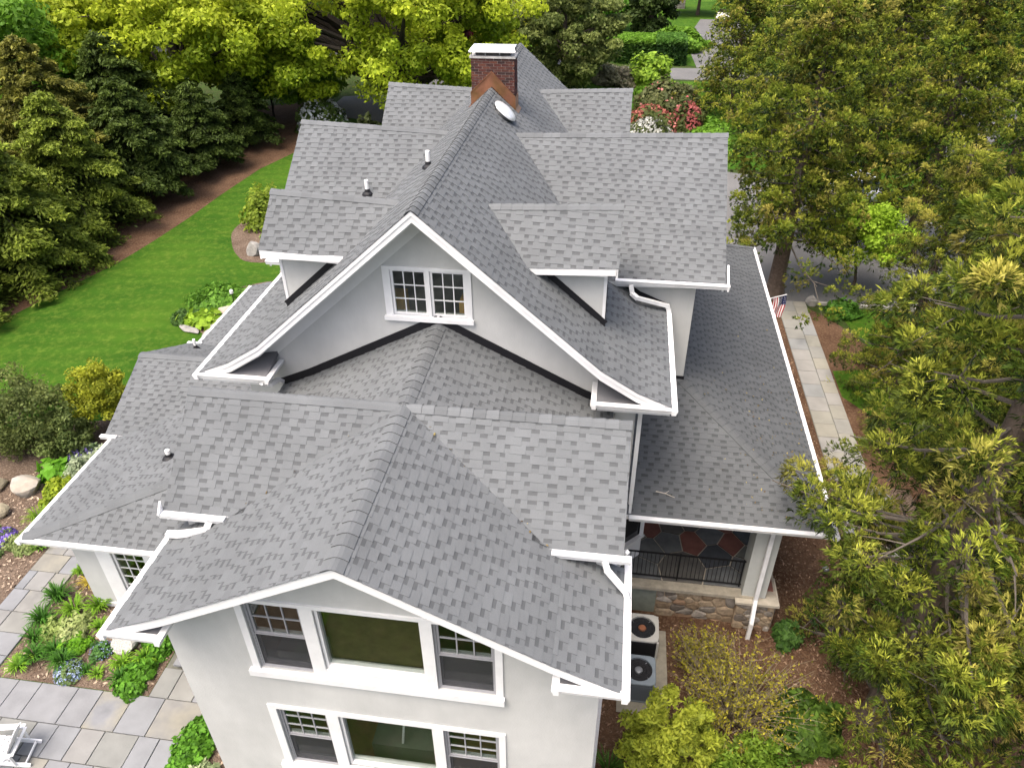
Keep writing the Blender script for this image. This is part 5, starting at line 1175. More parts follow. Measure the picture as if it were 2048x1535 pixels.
# ================================================================== THINGS AROUND THE HOUSE
# two air conditioners
def condenser(label, cx, cy, w_, h, body, top):
    z0 = GR + .12; t = thing('air_conditioner', label, 'air conditioner', (cx, cy, z0), group='air conditioners by the rear wing')
    a = w_ / 2; mb = MB(); c = .08
    pl = [(-a + c, -a), (a - c, -a), (a, -a + c), (a, a - c), (a - c, a), (-a + c, a), (-a, a - c), (-a, -a + c)]
    ins = [(x * .95, y * .95) for x, y in pl]
    mb.slab([(cx + x, cy + y, z0 + h - .06) for x, y in ins], (0, 0, -h + .1)); mb.obj('coil_housing', mat('coil_dark', (.02, .02, .022), .7, .1), t)
    k = 0; zz = z0 + .07
    while zz < z0 + h - .1:
        l = MB(); n = len(pl)
        l.add([(cx + x, cy + y, zz) for x, y in pl] + [(cx + x, cy + y, zz + .014) for x, y in pl], [(i, (i + 1) % n, (i + 1) % n + n, i + n) for i in range(n)] + [tuple(range(n, 2 * n))]); l.obj('louver', body, t); zz += .042
    for x, y in ((a, a), (a, -a), (-a, a), (-a, -a)):
        MB().box(cx + x * .93 - .025, cx + x * .93 + .025, cy + y * .93 - .025, cy + y * .93 + .025, z0 + .02, z0 + h - .05).obj('corner_post', top, t)
    mb = MB(); mb.slab([(cx + x, cy + y, z0 + .04) for x, y in pl], (0, 0, -.04)); mb.obj('base_pan', top, t)
    # lid with a round opening
    r = a * .80; N_ = 32; l = MB(); ring = [(cx + r * math.cos(2 * math.pi * i / N_), cy + r * math.sin(2 * math.pi * i / N_)) for i in range(N_)]
    outer = []
    for i in range(N_):
        th = 2 * math.pi * i / N_; dx, dy = math.cos(th), math.sin(th); kk = a / max(abs(dx), abs(dy)); x, y = dx * kk, dy * kk
        if abs(x) > a - c and abs(y) > a - c: x, y = x * (1 - c / a * .45), y * (1 - c / a * .45)
        outer.append((cx + x, cy + y))
    zt = z0 + h; P = [(x, y, zt - .06) for x, y in outer] + [(x, y, zt - .012) for x, y in outer] + [(cx + (x - cx) * .97, cy + (y - cy) * .97, zt) for x, y in outer] + [(x, y, zt) for x, y in ring] + [(x, y, zt - .10) for x, y in ring]
    F = []
    for j in range(4):
        for i in range(N_): F.append((j * N_ + i, j * N_ + (i + 1) % N_, (j + 1) * N_ + (i + 1) % N_, (j + 1) * N_ + i))
    l.add(P, F); l.obj('lid', top, t)
    MB().lathe([(0, 0), (r, 0)], (cx, cy, zt - .11), 24).obj('fan_well', IRON, t)
    for k in range(4):
        th = k * math.pi / 2 + .5; b = MB(); d = Vector((math.cos(th), math.sin(th), 0)); s_ = Vector((-d.y, d.x, 0)); o_ = Vector((cx, cy, zt - .09))
        b.add([o_ + d * .08 - s_ * .05, o_ + d * r * .92 - s_ * .13 + Vector((0, 0, -.01)), o_ + d * r * .92 + s_ * .13 + Vector((0, 0, .035)), o_ + d * .08 + s_ * .05 + Vector((0, 0, .02))], [(0, 1, 2, 3)]); b.obj('fan_blade', METAL, t)
    MB().lathe([(.10, -.1), (.10, -.03), (.07, -.01), (0, -.005)], (cx, cy, zt), 16).obj('fan_motor', METAL if body is not IRON else mat('rusty_hub', (.25, .10, .05), .8, .2), t)
    for q in (.35, .6, .85): 
        pts = [(cx + r * q * math.cos(2 * math.pi * i / 28), cy + r * q * math.sin(2 * math.pi * i / 28), zt + .012 * (1 - q)) for i in range(29)]; MB().tube(pts, .005, 4, cap=False).obj('guard_ring', IRON, t)
    for i in range(14):
        th = 2 * math.pi * i / 14; MB().tube([(cx + .1 * math.cos(th), cy + .1 * math.sin(th), zt + .012), (cx + r * math.cos(th + .15), cy + r * math.sin(th + .15), zt)], .004, 4, cap=False).obj('guard_spoke', IRON, t)
    return t
condenser('beige topped air conditioner with black louvres nearest the porch wall', 5.06, .22, .84, .80, IRON, mat('beige_enamel', (.46, .45, .41), .5, .05))
condenser('blue grey air conditioner tucked under the rear gutter', 4.98, -.98, .82, .74, mat('blue_grey_louver', (.10, .115, .13), .5, .05), mat('blue_grey_enamel', (.20, .235, .26), .45, .08))
sheet('equipment_pad', [(4.5, -1.7), (5.75, -1.7), (5.75, .8), (4.5, .8)], mat('pad_concrete', (.26, .24, .19), .9, .2, 5), .10)
# adirondack chair
chair = thing('garden_chair', 'white slatted garden chair on the patio, cut by the lower left corner', 'chair', (-8.62, -5.12, GL + .052), rad(12), local=True)
CW = mat('chair_white', (.80, .80, .79), .5, .03)
for s in (-1, 1):
    MB().beam((-.48, s * .27, .34), (.52, s * .27, .03), .03, .13).obj('rear_leg', CW, chair)
    MB().beam((-.46, s * .305, 0), (-.46, s * .305, .56), .09, .03, up=(1, 0, 0)).obj('front_leg', CW, chair)
    mb = MB(); mb.slab([(-.62, s * .34 - .08, .585), (.32, s * .34 - .05, .56), (.32, s * .34 + .05, .56), (-.62, s * .34 + .08, .585)], (0, 0, -.025)); mb.obj('arm', CW, chair)
    MB().beam((.26, s * .30, .12), (.26, s * .32, .55), .05, .03, up=(1, 0, 0)).obj('arm_support', CW, chair)
for k in range(6):
    x = -.48 + k * .095; MB().beam((x, -.29, .41 - (x + .48) * .30), (x, .29, .41 - (x + .48) * .30), .085, .02).obj('seat_slat', CW, chair)
for k in range(7):
    y = -.255 + k * .085; hh = .92 - .035 * (k - 3) ** 2 * .55; MB().beam((.05, y * .85, .26), (.05 + (hh - .22) * .48, y * 1.12, hh), .078, .018, up=(1, 0, .5)).obj('back_slat', CW, chair)
MB().beam((.33, -.33, .53), (.33, .33, .53), .06, .025).obj('back_rail', CW, chair); MB().beam((.10, -.27, .24), (.10, .27, .24), .06, .025).obj('back_rail', CW, chair); MB().beam((.42, -.25, .07), (.42, .25, .07), .03, .05).obj('stretcher', CW, chair)
# flag on the porch
flag = thing('flag', 'small flag with blue starred corner and stripes hanging off the porch edge', 'flag', (9.25, 12.9, 2.3))
MB().tube([(9.0, 12.9, 2.15), (9.98, 13.0, 2.45)], .015, 8).obj('pole', WHITE, flag)
fb = MB(); BL = mat('flag_blue', (.012, .018, .075), .8, .05); RD = mat('flag_red', (.35, .02, .03), .8, .05); WT = mat('flag_white', (.75, .74, .72), .8, .03)
def flagpt(u_, v_): return (9.50 + .46 * u_ + .03 * math.sin(v_ * 5), 12.96 + .05 * math.sin(u_ * 9 + v_ * 3), 2.28 + .13 * u_ - .85 * v_)
for k in range(13):
    mb = MB(); u0, u1 = k / 13, (k + 1) / 13; v0 = .42 if k >= 6 else 0
    rows = [v0 + (1 - v0) * j / 5 for j in range(6)]
    for a, b in zip(rows, rows[1:]): mb.add([flagpt(u0, a), flagpt(u1, a), flagpt(u1, b), flagpt(u0, b)], [(0, 1, 2, 3)])
    mb.obj('stripe', RD if k % 2 == 0 else WT, flag)
mb = MB()
for j in range(4):
    a, b = .42 * j / 4, .42 * (j + 1) / 4
    for i in range(4): mb.add([flagpt(6 / 13 + 7 / 13 * i / 4, a), flagpt(6 / 13 + 7 / 13 * (i + 1) / 4, a), flagpt(6 / 13 + 7 / 13 * (i + 1) / 4, b), flagpt(6 / 13 + 7 / 13 * i / 4, b)], [(0, 1, 2, 3)])
mb.obj('canton', BL, flag)
for i in range(6):
    for j in range(5):
        x, y, z = flagpt(6 / 13 + 7 / 13 * (i + .5) / 6, .42 * (j + .5) / 5); st = MB(); pts = []
        for k in range(10):
            r = .018 if k % 2 == 0 else .008; pts.append((x + r * math.sin(k * .6283), y - .006, z + r * math.cos(k * .6283)))
        st.add(pts, [tuple(range(10))]); st.obj('star', WT, flag)
# parked cars
def car(label, x, y, rz, paint, glass, group=None):
    t = thing('parked_car', label, 'car', (x, y, GR + .03), rz, group, local=True)
    secs = [(-2.3, .45, .95, .80), (-2.2, .35, 1.05, .86), (-1.2, .3, 1.08, .90), (.6, .3, 1.05, .91), (1.7, .3, .95, .90), (2.25, .4, .8, .80)]
    mb = MB(); N_ = 8; P = []
    for yy, zl_, zh, hw in secs: P += [(-hw * .9, yy, zl_), (-hw, yy, (zl_ + zh) / 2), (-hw * .97, yy, zh - .08), (-hw * .85, yy, zh), (hw * .85, yy, zh), (hw * .97, yy, zh - .08), (hw, yy, (zl_ + zh) / 2), (hw * .9, yy, zl_)]
    F = [tuple(range(N_))[::-1], tuple((len(secs) - 1) * N_ + i for i in range(N_))]
    for j in range(len(secs) - 1):
        for i in range(N_): F.append((j * N_ + i, j * N_ + (i + 1) % N_, (j + 1) * N_ + (i + 1) % N_, (j + 1) * N_ + i))
    mb.add(P, F); mb.obj('body', paint, t, smooth=False)
    cab = [(-2.15, 1.03, .82), (-1.75, 1.62, .68), (.2, 1.66, .68), (1.15, 1.05, .84)]; mb = MB(); P = []
    for yy, zz, hw in cab: P += [(-hw, yy, zz), (hw, yy, zz)]
    P2 = [(-.84, -2.1, 1.0), (.84, -2.1, 1.0), (.84, 1.1, 1.0), (-.84, 1.1, 1.0)]
    mb.add(P + P2, [(0, 2, 3, 1), (4, 6, 7, 5), (8, 0, 2, 4, 6, 11), (9, 10, 7, 5, 3, 1)]); mb.obj('windows', glass, t)
    mb = MB(); mb.slab([(-.68, -1.78, 1.64), (.68, -1.78, 1.64), (.68, .22, 1.68), (-.68, .22, 1.68)], (0, 0, -.04)); mb.obj('roof', paint, t)
    for sx in (-1, 1):
        for yy in (-1.4, 1.45):
            w_ = MB(); c_ = [(sx * .86 + dx_, yy + .34 * math.cos(a), .34 + .34 * math.sin(a)) for dx_ in (-.11, .11) for a in [2 * math.pi * i / 18 for i in range(18)]]
            w_.add(c_, [tuple(range(18)), tuple(range(35, 17, -1))] + [(i, (i + 1) % 18, (i + 1) % 18 + 18, i + 18) for i in range(18)]); wo = w_.obj('wheel', mat('tyre', (.012, .012, .012), .9, .1) if 'tyre' not in MATS else MATS['tyre'], t)
        MB().box(sx * .80, sx * .6, -2.33, -2.26, .78, .95).obj('tail_light', MATS.get('tail_red') or mat('tail_red', (.35, .02, .02), .3, .02), t)
        MB().box(sx * .75, sx * .5, 2.2, 2.28, .62, .74).obj('headlight', WHITE, t)
    MB().box(-.8, .8, -2.36, -2.25, .48, .62).obj('bumper', METAL, t); return t
car('black car parked at the far end of the driveway beyond the hedge', 15.2, 92.5, rad(-12), mat('black_paint', (.008, .008, .01), .25, .05, spec=.6), mat('car_glass', (.02, .022, .025), .08, .05, spec=.7))
car('white car by the kerb, mostly hidden behind the evergreens', 17.1, 34.2, rad(35), mat('white_paint', (.75, .76, .78), .3, .03, spec=.5), MATS['car_glass'])
t = thing('tarpaulin', 'bright blue tarpaulin scrap seen between the evergreens', 'tarpaulin', (16.7, 37.0, GR)); mb = MB(); mb.add([(16.3, 36.8, GR + .1), (17.0, 36.7, GR + .15), (17.1, 37.3, GR + .5), (16.6, 37.5, GR + .6), (16.2, 37.2, GR + .35), (16.7, 37.05, GR + .75)], [(0, 1, 5), (1, 2, 5), (2, 3, 5), (3, 4, 5), (4, 0, 5)]); mb.obj('sheet', mat('blue_plastic', (.03, .30, .75), .4, .05), t)
# urns and path light
for i, (x, y, lb) in enumerate(((11.5, 6.75, 'black garden urn at the end of the walk, left of two'), (11.95, 6.6, 'black garden urn at the end of the walk, right of two'))):
    t = thing('urn', lb, 'urn', (x, y, GR + .08), group='urns at the end of the walk'); MB().lathe([(.16, 0), (.16, .05), (.08, .10), (.10, .2), (.2, .38), (.22, .46), (.18, .47)], (x, y, GR + .08), 16).obj('bowl', IRON, t); MB().lathe([(.0, .44), (.18, .44)], (x, y, GR + .08), 12).obj('potting_soil', BARKD, t)
t = thing('path_light', 'small dark path light on the mulch beside the porch', 'lamp', (10.33, 3.42, GR)); MB().tube([(10.33, 3.42, GR), (10.33, 3.42, GR + .3)], .015, 6).obj('stem', IRON, t); MB().lathe([(.10, .28), (.08, .33), (.0, .36)], (10.33, 3.42, GR), 12).obj('shade', METAL, t)
t = thing('path_light', 'thin white garden light at the edge of the groundcover', 'lamp', (-12.6, 14.6, GL)); MB().tube([(-12.6, 14.6, GL), (-12.6, 14.6, GL + .8)], .02, 6).obj('stem', IRON, t); MB().lathe([(.08, .78), (.08, .9), (.0, .98)], (-12.6, 14.6, GL), 10).obj('shade', WHITE, t)

# ---- boulders
RK1 = mat('pale_boulder', (.32, .30, .26), .9, .3, 3, bump=.6, bscale=10, second=(.30, .26, .21), sscale=1.5); RK2 = mat('tan_boulder', (.27, .235, .16), .9, .3, 3, bump=.6, bscale=10); RK3 = mat('speckled_granite', (.36, .35, .32), .9, .5, 30, bump=.5, bscale=30); RK4 = mat('grey_boulder', (.24, .23, .21), .9, .35, 4, bump=.6, bscale=12)
boulder('large pale boulder in the bed left of the sunroom', -13.95, 2.75, .62, .42, .42, RK1, 3); boulder('tan boulder below the large pale one', -14.25, 1.65, .5, .34, .30, RK2, 5); boulder('small brown boulder at the left edge beside the pale one', -15.05, 2.7, .45, .4, .35, RK2, 8); boulder('small grey stone wedged between the pale and tan boulders', -14.85, 2.05, .3, .3, .25, RK4, 9)
boulder('round speckled boulder below the rear gable gutter', -7.72, -2.15, .42, .36, .36, RK3, 12)
boulder('grey boulder at the edge of the lawn bed', -14.1, 20.0, .55, .4, .5, RK4, 15); boulder('flat pale stone behind the hosta', -12.55, 14.0, .7, .45, .35, RK1, 17); boulder('pale stone in front of the sunroom gutter near the hosta', -12.6, 13.0, .75, .4, .32, RK4, 18); boulder('low grey edging stone left of the hosta', -13.7, 12.55, .6, .25, .16, RK4, 19); boulder('low grey edging stone right of the first', -12.75, 12.45, .5, .22, .15, RK4, 20); boulder('grey rock at the end of the front walk', 12.95, 20.0, .4, .35, .3, RK4, 24); boulder('white stone near the far end of the low roof', -11.6, 18.0, .45, .3, .3, RK1, 26)
# ---- clipped hedges
def hedge(label, x0, x1, y0, y1, h, n, c0, c1, seed, leaf=.13):
    r_ = np.random.default_rng(seed); z0 = GR; t = thing('hedge', label, 'hedge', ((x0 + x1) / 2, (y0 + y1) / 2, z0), group='clipped hedges along the far road')
    P = np.column_stack([r_.uniform(x0, x1, n), r_.uniform(y0, y1, n), z0 + h * r_.random(n)]); f = r_.integers(0, 4, n)
    k = f <= 1; P[k, 2] = z0 + h + r_.normal(size=k.sum()) * .06; k = f == 2; P[k, 1] = y0 + r_.normal(size=k.sum()) * .08; k = f == 3; e = r_.random(k.sum()) < .5; P[k, 0] = np.where(e, x0, x1) + r_.normal(size=k.sum()) * .08
    V, F = leafquads(r_, P, leaf * (.6 + .8 * r_.random(n)), 1.3, np.tile((0, -.3, .6), (n, 1)), .9); topm = np.clip((P[:, 2] - z0 - h * .82) / (h * .2), 0, 1)
    npmesh('foliage', V, F, mixcol(r_, n, c0, c1, .25 * r_.random(n) + .75 * topm, .25), LEAF, t)
    mb = MB()
    for i in range(int((x1 - x0) / .5) + 1): mb.tube([(x0 + .25 + i * .5, (y0 + y1) / 2, z0), (x0 + .25 + i * .5, (y0 + y1) / 2, z0 + h * .8)], [.03, .015], 5, cap=False)
    mb.obj('stems', BARKD, t)
hedge('clipped green hedge with bright top left of the far driveway', .9, 6.3, 69.3, 72.8, 2.2, 12000, (.02, .06, .01), (.17, .33, .03), 31)
hedge('shorter clipped hedge block at the left end of the long one', -1.6, .6, 69.4, 72.4, 2.0, 5000, (.02, .06, .01), (.15, .30, .03), 32)
hedge('dark clipped hedge right of the long bright topped one', 6.6, 9.3, 69.0, 72.6, 2.3, 7000, (.015, .045, .01), (.10, .22, .03), 33)
mound('shrub', 'loose bright green shrub mass behind the dark hedge', 8.8, 77, 3.4, 1.9, 5000, .17, (.05, .13, .012), (.22, .40, .04), seed=34, ry=2.6)
mound('shrub', 'small lime green shrub with feathery twigs in front of the hedge', 5.9, 60.5, 2.1, 2.6, 2600, .14, (.09, .19, .015), (.34, .50, .05), seed=35, solid=.3)
mound('shrub', 'grey tan shrub behind the far right dormer', 1.4, 60.6, 2.2, 1.5, 2400, .12, (.10, .10, .05), (.28, .27, .16), seed=36, solid=.4)
mound('shrub', 'grey tan shrub with pinkish buds right of the chimney tree', 3.7, 60.8, 1.6, 1.4, 1800, .12, (.09, .10, .04), (.27, .24, .17), seed=37, solid=.4)
mound('shrub', 'dark green shrub beside the far right slope', -.8, 60.2, 1.2, 1.2, 1400, .12, (.02, .05, .01), (.10, .16, .04), seed=38)
mound('rhododendron', 'dull green rhododendron behind the azaleas', 7.2, 52.0, 2.6, 2.2, 3600, .14, (.03, .05, .015), (.17, .18, .07), seed=39, flowers=(60, .12, (.40, .10, .10), (.5, .2, .18), .1))
AZ = ((.03, .06, .012), (.12, .14, .04))
mound('azalea', 'coral pink azalea nearest the right gable ridge', 5.7, 47.6, 1.75, 1.5, 2600, .10, *AZ, seed=40, lump=.5, solid=.4, flowers=(1500, .085, (.30, .075, .060), (.46, .17, .13), .0))
mound('azalea', 'pink azalea with a magenta top at the right end of the group', 8.45, 47.2, 1.15, 1.9, 2200, .10, *AZ, seed=41, lump=.5, solid=.4, flowers=(1100, .085, (.30, .075, .06), (.44, .14, .14), .0))
mound('azalea', 'small salmon azalea between the two larger pink ones', 7.0, 46.3, .75, 1.0, 900, .10, *AZ, seed=42, lump=.5, solid=.4, flowers=(300, .085, (.42, .12, .10), (.62, .27, .22), .0))
mound('azalea', 'white azalea against the right gable ridge', 5.7, 45.2, 1.55, 1.2, 1800, .10, *AZ, seed=43, lump=.5, solid=.4, flowers=(900, .09, (.46, .46, .40), (.62, .62, .58), .0))
mound('groundcover', 'bright green groundcover patch right of the azaleas', 10.9, 45.6, 2.6, .7, 3200, .13, (.05, .13, .012), (.17, .33, .03), seed=44, ry=3.2, cat='groundcover')
mound('shrub', 'bright green shrub strip beyond the azaleas', 8.5, 56.5, 3.6, .9, 3000, .14, (.06, .15, .012), (.22, .40, .04), seed=45, ry=2.4)
mound('shrub', 'white flowering shrub at the left edge of the far left dormer', -17.8, 40.5, 1.7, 2.2, 2400, .12, (.05, .10, .02), (.18, .25, .06), seed=46, flowers=(700, .09, (.6, .62, .6), (.75, .76, .74), .1))
mound('shrub', 'very dark shrub left of the far left dormer', -15.4, 37.6, 1.1, 1.6, 1500, .10, (.008, .02, .006), (.035, .07, .015), seed=47)
mound('shrub', 'dark brown green shrub touching the far left dormer', -13.6, 38.0, .8, 1.7, 1200, .10, (.015, .02, .008), (.06, .08, .02), seed=48)
t = thing('neighbour_house', 'pale grey house glimpsed through the branches above the chimney', 'house', (-11.8, 78, GR)); MB().box(-15, -8.6, 75, 82, GR, 3.6).obj('wall', mat('grey_siding', (.42, .42, .41), .9, .08), t)
mb = MB(); mb.slab([(-15.3, 74.7, 3.55), (-8.3, 74.7, 3.55), (-8.3, 78.5, 5.4), (-15.3, 78.5, 5.4)], (0, 0, -.15)); mb.slab([(-15.3, 78.5, 5.4), (-8.3, 78.5, 5.4), (-8.3, 82.3, 3.55), (-15.3, 82.3, 3.55)], (0, 0, -.15)); mb.obj('roof', mat('pale_roofing', (.33, .33, .32), .9, .1), t)
for x in (-14, -11.2, -9.6): MB().box(x, x + .8, 74.96, 75.0, 1.0, 2.4).obj('window', WHITE, t)
t = thing('stone_wall', 'grey retaining wall of stone beyond the far lawn', 'wall', (7.2, 104, GR)); MB().box(4.5, 11.0, 104, 104.6, GR, 2.4).obj('masonry', RMORT, t)
for q in cells(4.5, 11.0, GR, 2.4, 60, 9, .06, 1, 2.0):
    mb = MB(); n_ = len(q); mb.add([(x, 104.02, z) for x, z in q] + [(x, 103.93, z) for x, z in q], [tuple(range(n_, 2 * n_))] + [(i, (i + 1) % n_, (i + 1) % n_ + n_, i + n_) for i in range(n_)]); mb.obj('stone', RK4, t)

# ---- shrubs and plants round the house
YG = ((.10, .14, .012), (.42, .42, .045))
broadleaf('pieris', 'dense yellow green shrub at the bottom edge right of the rear wing', (5.75, -3.0), 1.5, 1.15, (1.2, 1.05, 1.05), 120, 170, .19, .025, (.05, .09, .008), (.42, .48, .05), r0=.05, seed=101, cat='shrub', flat=.7, shell=.35, bottom=-.9, kmax=20, elong=2.3, topcol=(.50, .53, .06))
broadleaf('pieris', 'light green shrub below the bare twigged bush', (7.5, -3.4), 1.0, .75, (1.05, .95, .6), 70, 170, .22, .026, (.05, .12, .010), (.26, .38, .04), r0=.04, seed=102, cat='shrub', flat=.8, shell=.5, bottom=-.9, kmax=14, elong=2.3)
mound('shrub', 'pale tipped low shrub at the bottom edge beside the rear wall', 4.75, -4.2, .6, .9, 2200, .045, (.12, .15, .02), (.50, .46, .16), seed=103, elong=2.2)
mound('shrub', 'dark green shrub between the twiggy bush and the cedar trunk', 8.9, -1.6, .8, 1.0, 3000, .05, (.02, .05, .008), (.10, .18, .02), seed=104, elong=2.0)
mound('shrub', 'small dark shrub at the foot of the porch pier', 8.9, 1.0, .35, .55, 900, .05, (.02, .06, .012), (.10, .20, .04), seed=105, elong=2.0)
tuft('iris', 'strappy dark green plant at the foot of the rear wall', 4.35, -3.2, .5, .6, 60, (.02, .06, .01), (.10, .22, .03), 106)
# twiggy half bare bush
def twigbush(label, x, y, h, spread, n, seed):
    r_ = np.random.default_rng(seed); z0 = g(x); t = thing('twiggy_shrub', label, 'shrub', (x, y, z0)); mb = MB(); pts = []
    for k in range(n):
        a = r_.uniform(0, 6.283); rr = spread * math.sqrt(r_.random()); hh = h * r_.uniform(.55, 1.0) * (1.05 - .35 * rr / spread)
        b = Vector((x + .12 * math.cos(a), y + .12 * math.sin(a), z0)); e = Vector((x + rr * math.cos(a), y + rr * math.sin(a), z0 + hh)); m = b.lerp(e, .5) + Vector((r_.uniform(-.1, .1), r_.uniform(-.1, .1), .12 * hh))
        mb.tube([b, m, e], [.014, .009, .003], 4, cap=False)
        for _ in range(5):
            f = r_.uniform(.35, .95); p = b.lerp(m, f * 2) if f < .5 else m.lerp(e, f * 2 - 1); q = p + Vector((r_.normal() * .18, r_.normal() * .18, r_.uniform(.05, .35)))
            mb.tube([p, q], [.005, .002], 3, cap=False)
            for __ in range(4): pts.append(p.lerp(q, r_.random()))
        for __ in range(6): pts.append(m.lerp(e, r_.random()))
    mb.obj('twigs', mat('grey_twig', (.20, .165, .11), .9, .3, 8) if 'grey_twig' not in MATS else MATS['grey_twig'], t)['kind'] = 'stuff'
    P = np.array([tuple(p) for p in pts]); P = P + r_.normal(size=P.shape) * .025; V, F = leafquads(r_, P, .022 * (.6 + .8 * r_.random(len(P))), 1.8, None, 1.0)
    npmesh('leaves', V, F, mixcol(r_, len(P), (.16, .16, .015), (.52, .46, .05), None, .2), LEAF, t)
twigbush('half bare twiggy bush with tiny yellow leaves below the porch', 7.3, -1.5, 2.3, 1.75, 150, 111)
twigbush('smaller twiggy bush in front of the stone porch wall', 6.6, -.2, 1.5, .9, 60, 112)
for i, (x, y, r, lb) in enumerate(((10.9, 2.2, .28, 'small bright green seedling nearest the porch pier on the mulch'), (11.3, 3.0, .32, 'bright green low plant below the end of the stone strip'), (11.8, 2.3, .35, 'bright green low plant left of the stepping slabs'), (11.9, 3.4, .30, 'bright green low plant touching the stone strip'), (11.5, 1.5, .35, 'bright green low plant nearest the young evergreen'), (12.2, 1.2, .3, 'bright green low plant beside the cedar trunk'))):
    mound('seedling', lb, x, y, r, .22, 180, .055, (.05, .16, .012), (.20, .46, .04), 'plant', seed=120 + i, group='low green plants on the mulch', elong=1.4, stems=3, solid=.2)
mound('shrub', 'round green shrub at the far end of the front walk', 14.1, 19.2, .7, .6, 1500, .06, (.03, .10, .012), (.14, .32, .04), seed=130)
broadleaf('lime_maple', 'airy lime green small tree between walk and drive', (14.9, 21.2), 4.6, 3.0, (1.9, 1.9, 1.7), 70, 170, .55, .055, (.14, .26, .015), (.42, .60, .05), r0=.07, seed=131, kmax=20, bottom=-.8, shell=.2)
mound('shrub', 'dark shrub at the inner edge of the front walk', 10.6, 13.2, .25, .8, 300, .04, (.03, .03, .02), (.10, .08, .06), seed=132, solid=.2)
# left of the sunroom
broadleaf('shrub', 'large grey green shrub at the left edge beside the sunroom', (-15.6, 4.9), 2.2, 1.35, (1.8, 1.6, 1.25), 90, 190, .38, .036, (.035, .06, .015), (.22, .26, .07), r0=.06, seed=140, cat='shrub', flat=.8, shell=.5, bottom=-.95, kmax=16)
broadleaf('shrub', 'grey green shrub right of the large one, lower', (-13.7, 4.7), 1.3, .8, (.9, .85, .75), 50, 150, .26, .036, (.04, .07, .015), (.22, .27, .08), r0=.05, seed=141, cat='shrub', flat=.8, shell=.5, bottom=-.95, kmax=12)
broadleaf('shrub', 'golden green shrub on the lawn edge left of the sunroom gable', (-13.3, 6.2), 2.1, 1.4, (.95, .95, .95), 70, 160, .25, .032, (.12, .15, .012), (.46, .48, .04), r0=.05, seed=142, cat='shrub', flat=.8, shell=.4, bottom=-.8, kmax=22)
mound('catmint', 'low plant with blue violet flower haze behind the variegated one', -12.95, 4.3, .6, .5, 900, .045, (.05, .09, .04), (.16, .22, .10), 'plant', seed=143, flowers=(420, .035, (.16, .13, .34), (.26, .22, .48), .1))
mound('hosta', 'broad leaved bright green hosta in front of the grey green shrubs', -13.5, 3.5, .6, .42, 110, .13, (.06, .18, .012), (.17, .40, .03), 'plant', seed=144, elong=1.35, stems=3, solid=.4)
mound('euonymus', 'mounded plant with white edged leaves left of the sunroom gutter', -12.2, 3.6, .85, .75, 3200, .042, (.12, .18, .08), (.46, .52, .34), 'shrub', seed=145)
mound('spirea', 'yellow green low plant below the white edged one', -12.7, 2.7, .6, .5, 1500, .045, (.10, .17, .012), (.34, .42, .03), 'plant', seed=146)
mound('shrub', 'small variegated plant tucked under the step in the sunroom gutter', -11.3, 4.5, .5, .55, 1000, .05, (.10, .12, .04), (.36, .38, .18), 'plant', seed=147)
tuft('daylily', 'dark green grassy clump hidden beside the sunroom gutter', -11.75, 2.9, .45, .5, 90, (.02, .07, .01), (.09, .22, .02), 148)
tuft('daylily', 'bright green grassy clump right of the tan boulder', -12.7, 1.55, .42, .42, 110, (.06, .14, .012), (.26, .40, .03), 149)
tuft('daylily', 'small grassy clump under the edge of the sunroom gutter', -11.95, 2.05, .3, .3, 60, (.06, .14, .012), (.26, .40, .03), 150)
mound('phlox', 'vivid violet flower mound at the left edge', -13.35, .75, .38, .22, 500, .03, (.06, .10, .03), (.16, .22, .06), 'plant', seed=151, flowers=(1300, .028, (.20, .13, .46), (.36, .26, .68), .0))
mound('sedum', 'pale green low mound right of the violet flowers', -12.5, .7, .5, .3, 1500, .035, (.12, .19, .05), (.40, .46, .18), 'plant', seed=152)
tuft('daylily', 'grassy green clump left of the patio strip', -13.0, -.95, .4, .38, 90, (.05, .14, .012), (.22, .42, .03), 153)
mound('sedum', 'dull green low plant beneath the violet flowers', -13.2, -.05, .35, .22, 600, .04, (.06, .11, .03), (.22, .30, .10), 'plant', seed=154)
tuft('daylily', 'small grassy clump at the corner of the sunroom gutter', -11.95, .55, .28, .3, 60, (.04, .12, .012), (.18, .38, .03), 155)
